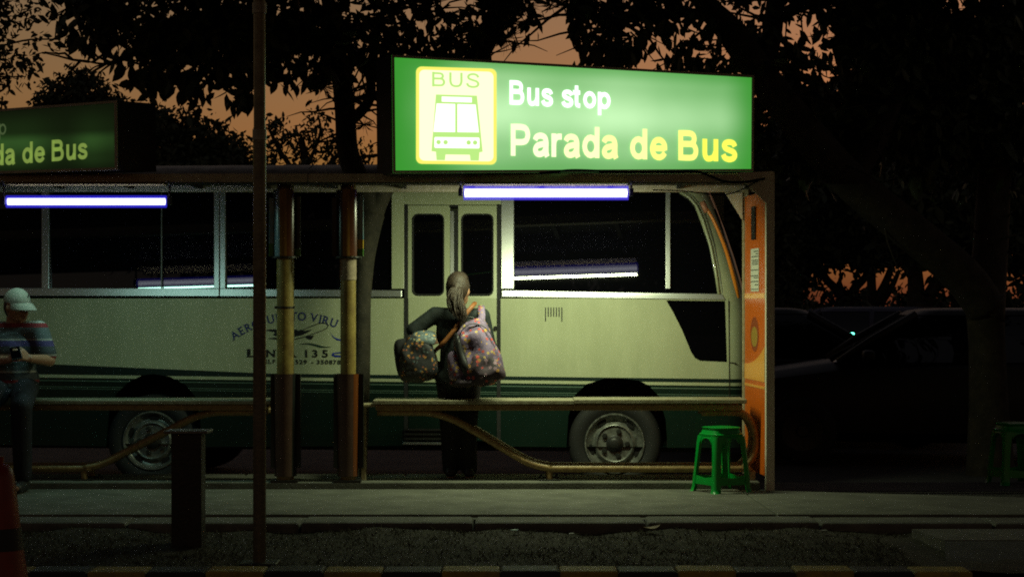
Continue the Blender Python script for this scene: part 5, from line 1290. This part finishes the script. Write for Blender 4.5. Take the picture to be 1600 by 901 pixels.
def one_leaf(size=.13):
    b = MB(); prof = [(0, .0), (.12, .09), (.35, .2), (.55, .215), (.75, .15), (.9, .06), (1, 0)]; vs = []
    for t, wv in prof: vs += [(wv * size, .12 * wv * size, -t * size), (0, 0, -t * size), (-wv * size, .12 * wv * size, -t * size)]
    fs = []
    for i in range(len(prof) - 1): fs += [(i * 3, i * 3 + 1, i * 3 + 4, i * 3 + 3), (i * 3 + 1, i * 3 + 2, i * 3 + 5, i * 3 + 4)]
    b.add(vs, fs); return b.mesh('leaf')
leaf_me = one_leaf(); leaf_me.materials.append(leaf_m)
def hang_leaves(root, spots, seed, spread=1.):
    """single large leaves hanging at the lower rim of the crown, each a part"""
    rr = random.Random(seed); off = Vector(root.location)
    for px, py, n, d in spots:
        for _ in range(n):
            p = at(px + rr.gauss(0, 9 * spread), py + rr.gauss(0, 7 * spread), d + rr.uniform(-.15, .15)); o = bpy.data.objects.new('leaf', leaf_me); col.objects.link(o); o.parent = root
            o.location = p - off; s = rr.uniform(.75, 1.25); o.scale = (s, s, s); o.rotation_euler = (rr.uniform(-.6, .6), rr.uniform(-.7, .7), rr.uniform(-1.3, 1.3))
def air_plant(root, spots):
    rr = random.Random(11)
    for px, py, d, sz in spots:
        c = at(px, py, d); b = MB()
        for _ in range(38):
            a = Vector((rr.gauss(0, 1), rr.gauss(0, 1), rr.gauss(0, .8))).normalized() * sz * rr.uniform(.6, 1.2); s_ = a.orthogonal().normalized() * sz * .025
            b.add([c - s_, c + s_, c + a * .6 + Vector((0, 0, -.01)) + s_ * .6, c + a], [(0, 1, 2), (0, 2, 3)])
        b.build('air_plant', air_m, root)
# --- street tree between the shelters and the bus
t1 = empty('street_tree', (gx(556, 15.08), 15.08, .05), 'forked street tree rising between the columns and the minibus', 'tree')
b = MB()
limb(b, [(555, 748, 15.06), (562, 650, 15.16), (566, 560, 15.28), (567, 470, 15.38), (571, 400, 15.42), (581, 335, 15.46)], [.085, .07, .062, .062, .075, .1], 14)
Pa = limb(b, [(581, 340, 15.46), (574, 305, 15.48), (556, 272, 15.52), (543, 235, 15.56), (540, 190, 15.6), (537, 150, 15.65), (530, 100, 15.7), (520, 40, 15.8), (500, -60, 16), (470, -200, 16.2)], [.09, .085, .088, .085, .082, .08, .075, .06, .045, .03], 14)
Pb = limb(b, [(581, 340, 15.46), (597, 302, 15.5), (622, 262, 15.55), (662, 205, 15.6), (712, 135, 15.7), (752, 78, 15.8), (782, 20, 15.9), (806, -50, 16), (830, -170, 16.2)], [.085, .075, .075, .08, .085, .085, .08, .06, .04], 14)
Pc = limb(b, [(545, 190, 15.58), (560, 178, 15.55), (575, 160, 15.5), (580, 135, 15.45), (576, 105, 15.4), (590, 60, 15.4)], [.05, .045, .04, .036, .03, .02])
Pd = limb(b, [(572, 158, 15.5), (590, 148, 15.5), (620, 130, 15.6), (650, 80, 15.7)], [.032, .03, .025, .015])
Pe = limb(b, [(532, 100, 15.7), (470, 60, 15.5), (380, 40, 15.3), (280, 60, 15.1), (190, 92, 15.0), (165, 100, 15.0), (135, 96, 15.), (112, 92, 15.)], [.05, .04, .035, .028, .018, .01, .006, .003])
limb(b, [(180, 96, 15.), (160, 110, 15.), (150, 122, 15.), (146, 132, 15)], [.01, .007, .005, .003], 5); limb(b, [(165, 101, 15.), (150, 104, 15), (136, 112, 15), (125, 105, 15)], [.008, .006, .004, .002], 5); limb(b, [(150, 100, 15.), (143, 88, 15), (140, 80, 15)], [.005, .004, .002], 5)
Pf = limb(b, [(520, 40, 15.8), (440, -20, 15.5), (340, -30, 15.2), (230, -10, 15), (140, 10, 14.9)], [.045, .035, .03, .02, .01]); Pg = limb(b, [(782, 20, 15.9), (720, -20, 15.6), (660, 10, 15.4), (640, 40, 15.3)], [.04, .03, .02, .01])
for i, P in enumerate((Pa, Pb, Pc, Pd, Pe, Pf, Pg)): twigs(b, P, 16, .5, 20 + i)
b.build('trunk', bark, t1, smooth=True)
crown1 = [(110, -18, 24, 20, 14.9), (92, 8, 8, 14, 14.9), (150, 12, 40, 38, 15), (132, 48, 12, 18, 15), (205, 28, 44, 32, 15.1), (225, 80, 20, 24, 15.1), (262, 60, 50, 52, 15.2), (240, 118, 16, 12, 15.), (258, 128, 12, 9, 15.), (300, 50, 60, 55, 15.2), (300, 120, 17, 22, 15.1), (325, 95, 14, 14, 15.1), (350, 45, 55, 55, 15.3), (372, 95, 20, 16, 15.2), (369, 140, 11, 24, 15.1), (400, 55, 50, 60, 15.3), (440, 55, 52, 46, 15.4), (495, 58, 48, 46, 15.5), (487, 115, 14, 12, 15.4), (545, 42, 40, 42, 15.4), (585, 95, 14, 12, 15.4), (600, 22, 30, 30, 15.5), (615, 62, 16, 14, 15.5), (600, 80, 16, 14, 15.4), (652, 62, 26, 18, 15.5), (640, 22, 14, 10, 15.5), (680, 78, 22, 12, 15.5), (708, 45, 26, 26, 15.6), (690, 8, 20, 12, 15.6), (760, 0, 26, 26, 15.8), (745, 55, 18, 20, 15.8), (800, 15, 16, 34, 15.8), (812, -5, 20, 18, 15.8),
          (400, -60, 260, 60, 15.6, 1.4), (190, -80, 120, 50, 15.2, 1.2), (500, -230, 380, 130, 15.8, 1.8), (700, -120, 160, 80, 15.8, 1.4)]
me, n1 = leaf_cloud('crown', crown1, .115, 5, lai=5.5)
mesh_obj('crown', me, leaf_m, t1)['kind'] = 'stuff'
hang_leaves(t1, [(122, 60, 7, 14.9), (138, 68, 6, 14.9), (160, 62, 6, 15), (92, 26, 4, 14.9), (225, 105, 8, 15), (242, 122, 8, 15), (262, 128, 5, 15), (297, 132, 12, 15.), (305, 140, 8, 15), (330, 100, 7, 15.1), (352, 110, 8, 15.2), (371, 150, 14, 15), (392, 112, 7, 15.2), (430, 105, 10, 15.3), (460, 108, 10, 15.3), (487, 120, 10, 15.3), (512, 112, 7, 15.3), (585, 100, 8, 15.4), (605, 88, 8, 15.4), (655, 78, 9, 15.4), (690, 84, 8, 15.4), (200, 108, 6, 15), (188, 94, 5, 15)], 3)
air_plant(t1, [(505, 135, 15.3, .13), (560, 155, 15.4, .12), (570, 195, 15.5, .1), (797, 35, 15.7, .22), (790, 60, 15.7, .2), (665, 27, 15.4, .1), (815, 5, 15.7, .2)])
# --- big leaning tree at the right
t2 = empty('leaning_tree', (gx(1545, 17.2), 17.2, ZR), 'large dark tree at the right with a long limb slanting up over the lit sign', 'tree')
b = MB()
Q0 = limb(b, [(1548, 752, 17.2), (1545, 640, 17.2), (1542, 540, 17.2), (1538, 460, 17.1)], [.22, .17, .155, .17], 16)
Q1 = limb(b, [(1540, 480, 17.1), (1505, 432, 17.), (1440, 375, 16.8), (1330, 285, 16.5), (1250, 195, 16.2), (1195, 125, 16.), (1140, 48, 15.8), (1105, 10, 15.7), (1080, -40, 15.6), (1030, -150, 15.4)], [.17, .17, .165, .155, .14, .13, .11, .09, .07, .04], 14)
Q2 = limb(b, [(1540, 500, 17.1), (1548, 380, 17.3), (1560, 200, 17.6), (1590, 0, 18), (1560, -200, 18.4)], [.16, .15, .14, .12, .06], 12)
Q3 = limb(b, [(1190, 118, 16.), (1205, 60, 16.2), (1213, 0, 16.4), (1230, -80, 16.6)], [.09, .085, .08, .06], 10)
Q4 = limb(b, [(1210, 30, 16.2), (1250, 10, 16.3), (1300, -10, 16.4), (1380, 20, 16.6), (1450, 60, 16.8)], [.06, .05, .045, .03, .02]); Q5 = limb(b, [(1120, 28, 15.75), (1060, 20, 15.5), (990, 30, 15.3), (930, 30, 15.2), (895, 15, 15.2), (870, 2, 15.2)], [.05, .04, .03, .02, .012, .005])
limb(b, [(985, 50, 15.3), (1005, 70, 15.3), (1014, 85, 15.3), (1024, 98, 15.3)], [.008, .006, .005, .003], 5); Q6 = limb(b, [(1330, 285, 16.5), (1380, 200, 16.6), (1420, 100, 16.8), (1470, -20, 17)], [.1, .08, .06, .03])
for i, P in enumerate((Q1, Q2, Q3, Q4, Q5, Q6)): twigs(b, P, 22, .7, 50 + i, .014)
b.build('trunk', bark, t2, smooth=True)
crown2a = [(905, 15, 16, 22, 15.2), (935, 20, 36, 34, 15.2), (930, 62, 16, 20, 15.1), (955, 58, 18, 22, 15.1), (970, 80, 8, 12, 15.1), (985, 15, 34, 28, 15.3), (1005, 38, 18, 8, 15.3), (1030, 8, 40, 20, 15.4), (1050, 30, 18, 8, 15.3), (1088, 15, 18, 16, 15.5), (1062, 78, 12, 18, 15.5), (1084, 88, 14, 14, 15.6), (1106, 98, 20, 12, 15.6), (1150, 112, 34, 14, 16), (1158, 88, 18, 12, 16), (1165, 30, 12, 34, 16.1), (1178, 68, 10, 26, 16.1), (1222, 90, 26, 14, 16.3), (1238, 45, 8, 16, 16.3), (1230, 132, 50, 30, 16.4), (1275, 98, 26, 9, 16.3), (1305, 15, 18, 36, 16.5), (1318, 100, 30, 16, 16.5), (1260, 168, 50, 38, 16.6), (1180, 195, 24, 70, 16.6), (1050, -90, 200, 64, 15.6, 1.4)]
crown2b = [(1345, 35, 50, 55, 16.8), (1400, 70, 80, 75, 17), (1480, 90, 80, 80, 17.3), (1560, 90, 80, 90, 17.6), (1350, 170, 80, 70, 17), (1450, 190, 90, 80, 17.4), (1550, 210, 90, 90, 17.6), (1270, 240, 50, 40, 17), (1400, -80, 260, 90, 17.2, 1.8), (1300, -260, 400, 140, 17, 2.2), (1600, 0, 60, 60, 17.8)]
me, n = leaf_cloud('crown', crown2b, .118, 16, lai=9.); mesh_obj('crown', me, leaf_m, t2)['kind'] = 'stuff'
me, n2 = leaf_cloud('crown', crown2a, .118, 6, lai=5.); mesh_obj('crown', me, leaf_m, t2)['kind'] = 'stuff'
hang_leaves(t2, [(905, 40, 6, 15.1), (925, 78, 10, 15.), (938, 88, 10, 15.), (968, 80, 12, 15.), (980, 88, 9, 15.), (1000, 48, 7, 15.2), (1018, 44, 7, 15.2), (1045, 40, 7, 15.3), (1062, 92, 9, 15.4), (1085, 98, 8, 15.5), (1110, 96, 8, 15.5), (1150, 112, 6, 15.8), (1195, 40, 6, 16), (1235, 60, 7, 16.2), (1262, 82, 6, 16.2), (1170, 118, 5, 16)], 8)
air_plant(t2, [(880, 5, 15.2, .14), (862, 8, 15.2, .1)])
# unseen leaf masses and limbs added overhead to block skylight
def wblob(X, Y, Z, rx, ry, rz): k = Y / F; return (CX + X / k, HY - (Z - H) / k, rx / k, rz / k, Y, ry)
for tr_, xs in ((t1, (-5.5, -2.5)), (t2, (.8, 3.6, 6.4))):
    bl = [wblob(X, Y, 5.6 + .25 * math.sin(X + Y), 1.9, 1.9, .55) for X in xs for Y in (3., 6.2, 9., 11.8)]
    me, n = leaf_cloud('shade_crown', bl, .2, 60 + int(xs[0]), 9.); mesh_obj('shade_crown', me, leaf_m, tr_)['kind'] = 'stuff'
    b = MB()
    for X in xs:
        P = [Vector((X * .55 + .2, 15.8, 4.6)), Vector((X * .8, 13.5, 5.4)), Vector((X * .95, 10.5, 5.7)), Vector((X, 7.5, 5.6))]; b.tube(smooth_path(P, 5), lerp_list([.08, .06, .04, .015], 16), 8)
    b.build('shade_limbs', bark, tr_, smooth=True)
# --- trees behind
def back_tree(name, label, base, trunk, blobs, size, seed, lai=2.4, group='trees behind the bus lane', rad=.16):
    d = base[1]; e = empty(name, (gx(base[0], d), d, ZR), label, 'tree', group); b = MB(); P0 = at(base[0], 474, d); P0.z = ZR
    for pts, r0 in trunk:
        P = [at(*p, d) if len(p) == 2 else at(*p) for p in pts]
        if r0 > 0: b.tube(smooth_path(P, 5), lerp_list([r0, r0 * .45], len(smooth_path(P, 5))), 10)
    b.build('trunk', bark, e, smooth=True)
    me, n = leaf_cloud('crown', blobs, size, seed, lai, .3); mesh_obj('crown', me, leaf_far, e)['kind'] = 'stuff'
    return e
def gy(d): return HY + (H - ZR) * F / d
D = 24.
back_tree('feathery_tree', 'loose feathery tree at the upper left edge', (-60, D), [([(-60, gy(D)), (-50, 400), (-40, 200), (-20, 60), (10, -60)], .16), ([(-45, 180), (-20, 90), (35, 64), (95, 62)], .018), ([(-40, 120), (10, 120), (40, 120)], .014), ([(-40, 90), (20, 30), (50, 15)], .014)],
    [(20, 25, 36, 22, D), (45, 18, 18, 18, D), (-20, 60, 40, 40, D), (12, 62, 16, 22, D), (60, 60, 14, 9, D), (82, 66, 16, 9, D), (30, 95, 28, 18, D), (38, 115, 16, 14, D), (-10, 115, 30, 20, D), (10, -40, 80, 40, D), (8, 152, 22, 14, D), (-60, 0, 60, 80, D)], .1, 21, 2.0)
D = 40.
back_tree('round_tree', 'low dome-shaped tree showing above the unlit sign', (125, D), [([(125, gy(D)), (125, 300), (122, 220), (118, 160)], .18), ([(122, 220), (90, 180), (70, 150)], .07), ([(122, 230), (160, 170), (175, 150)], .07)],
    [(125, 145, 48, 32, D), (90, 160, 36, 22, D), (160, 165, 36, 26, D), (150, 220, 90, 60, D), (75, 165, 22, 14, D), (115, 120, 18, 10, D)], .13, 22, 6.0)
back_tree('spreading_tree', 'dark tree between the unlit sign and the steel pole, behind the minibus', (300, D), [([(300, gy(D)), (298, 340), (300, 260), (290, 210)], .2), ([(300, 270), (250, 220), (235, 190)], .08), ([(300, 270), (345, 230), (370, 210)], .08)],
    [(255, 195, 34, 20, D), (290, 205, 40, 24, D), (330, 222, 36, 22, D), (365, 240, 30, 24, D), (240, 240, 60, 40, D), (310, 260, 100, 36, D), (390, 265, 40, 22, D), (225, 175, 16, 14, D), (300, 180, 14, 8, D), (345, 200, 12, 8, D)], .14, 23, 6.0)
back_tree('sparse_tree', 'thin-leaved tree seen between the steel pole and the lit sign', (480, D), [([(490, gy(D)), (486, 340), (480, 270), (470, 215)], .14), ([(484, 300), (440, 240), (420, 200)], .06), ([(484, 290), (530, 240), (555, 215)], .06), ([(480, 260), (500, 210), (497, 180)], .04)],
    [(428, 195, 18, 18, D), (445, 220, 28, 20, D), (487, 190, 22, 12, D), (500, 210, 26, 14, D), (470, 240, 30, 18, D), (425, 245, 24, 16, D), (520, 235, 26, 20, D), (560, 235, 26, 20, D), (580, 250, 20, 12, D), (500, 275, 100, 16, D)], .12, 24, 2.0)
D = 34.
T = lambda *a: [tuple(p) for p in a]
back_tree('forked_tree', 'dark tree with a V-shaped fork beyond the parked cars', (1322, D), [(T((1324, gy(D)), (1324, 500), (1322, 478), (1306, 452), (1290, 434), (1275, 400)), .12), (T((1322, 480), (1336, 450), (1352, 432), (1362, 400)), .1), (T((1320, 460), (1312, 440), (1318, 425)), .05)],
    [(1270, 330, 70, 80, D), (1340, 350, 60, 45, D), (1300, 393, 50, 16, D), (1350, 403, 30, 10, D), (1240, 410, 40, 40, D), (1225, 460, 24, 30, D), (1330, 300, 90, 70, D), (1300, 461, 12, 6, D), (1336, 462, 14, 6, D)], .15, 25, 13.0)
D = 36.
back_tree('straight_tree', 'dark straight-trunked tree beyond the parked cars, between two forked ones', (1364, D), [(T((1364, gy(D)), (1364, 500), (1362, 460), (1362, 420), (1366, 360)), .13), (T((1366, 475), (1380, 450), (1390, 425), (1400, 390)), .1), (T((1375, 475), (1392, 450), (1404, 425)), .08)],
    [(1390, 330, 70, 80, D), (1380, 396, 30, 14, D), (1420, 380, 36, 30, D), (1400, 250, 110, 70, D), (1405, 466, 16, 6, D)], .15, 26, 13.0)
D = 30.
back_tree('thick_forked_tree', 'thick dark tree with a leaning second stem beyond the parked cars', (1432, D), [(T((1434, gy(D)), (1434, 500), (1432, 470), (1430, 430), (1425, 380)), .2), (T((1440, 490), (1452, 462), (1468, 430), (1478, 400), (1490, 350)), .12)],
    [(1430, 330, 60, 70, D), (1425, 393, 20, 18, D), (1490, 370, 60, 46, D), (1500, 300, 90, 70, D), (1490, 398, 26, 10, D), (1560, 330, 80, 70, D), (1540, 395, 40, 20, D), (1590, 392, 40, 14, D), (1460, 465, 18, 6, D), (1513, 462, 12, 14, D), (1530, 440, 16, 40, D), (1555, 480, 60, 14, D), (1645, 420, 40, 60, D)], .15, 27, 13.0)
back_tree('dense_tree', 'dense dark tree standing behind the front of the minibus', (1140, 31.), [([(1140, gy(31.)), (1142, 420), (1150, 330), (1160, 250)], .2), ([(1145, 380), (1190, 320), (1210, 290)], .08), ([(1145, 370), (1100, 320), (1080, 290)], .08)],
    [(1140, 400, 50, 50, 31.), (1130, 330, 50, 50, 31.), (1170, 290, 60, 50, 31.), (1200, 350, 40, 60, 31.), (1215, 250, 50, 60, 31.), (1120, 450, 40, 34, 31.), (1180, 440, 44, 40, 31.), (1215, 440, 22, 30, 31.)], .15, 28, 12.)
# clipped hedge line beyond the car park, hiding the horizon
hd = 46.
hb = [(px, 486 + 4 * math.sin(px * .05), 26, 16, hd, .5) for px in range(-40, 1700, 34)]
me, n = leaf_cloud('hedge', hb, .16, 31, 6.0, .2); o = mesh_obj('hedge', me, leaf_far); tag(o, 'long dark hedge beyond the parked cars', 'hedge')
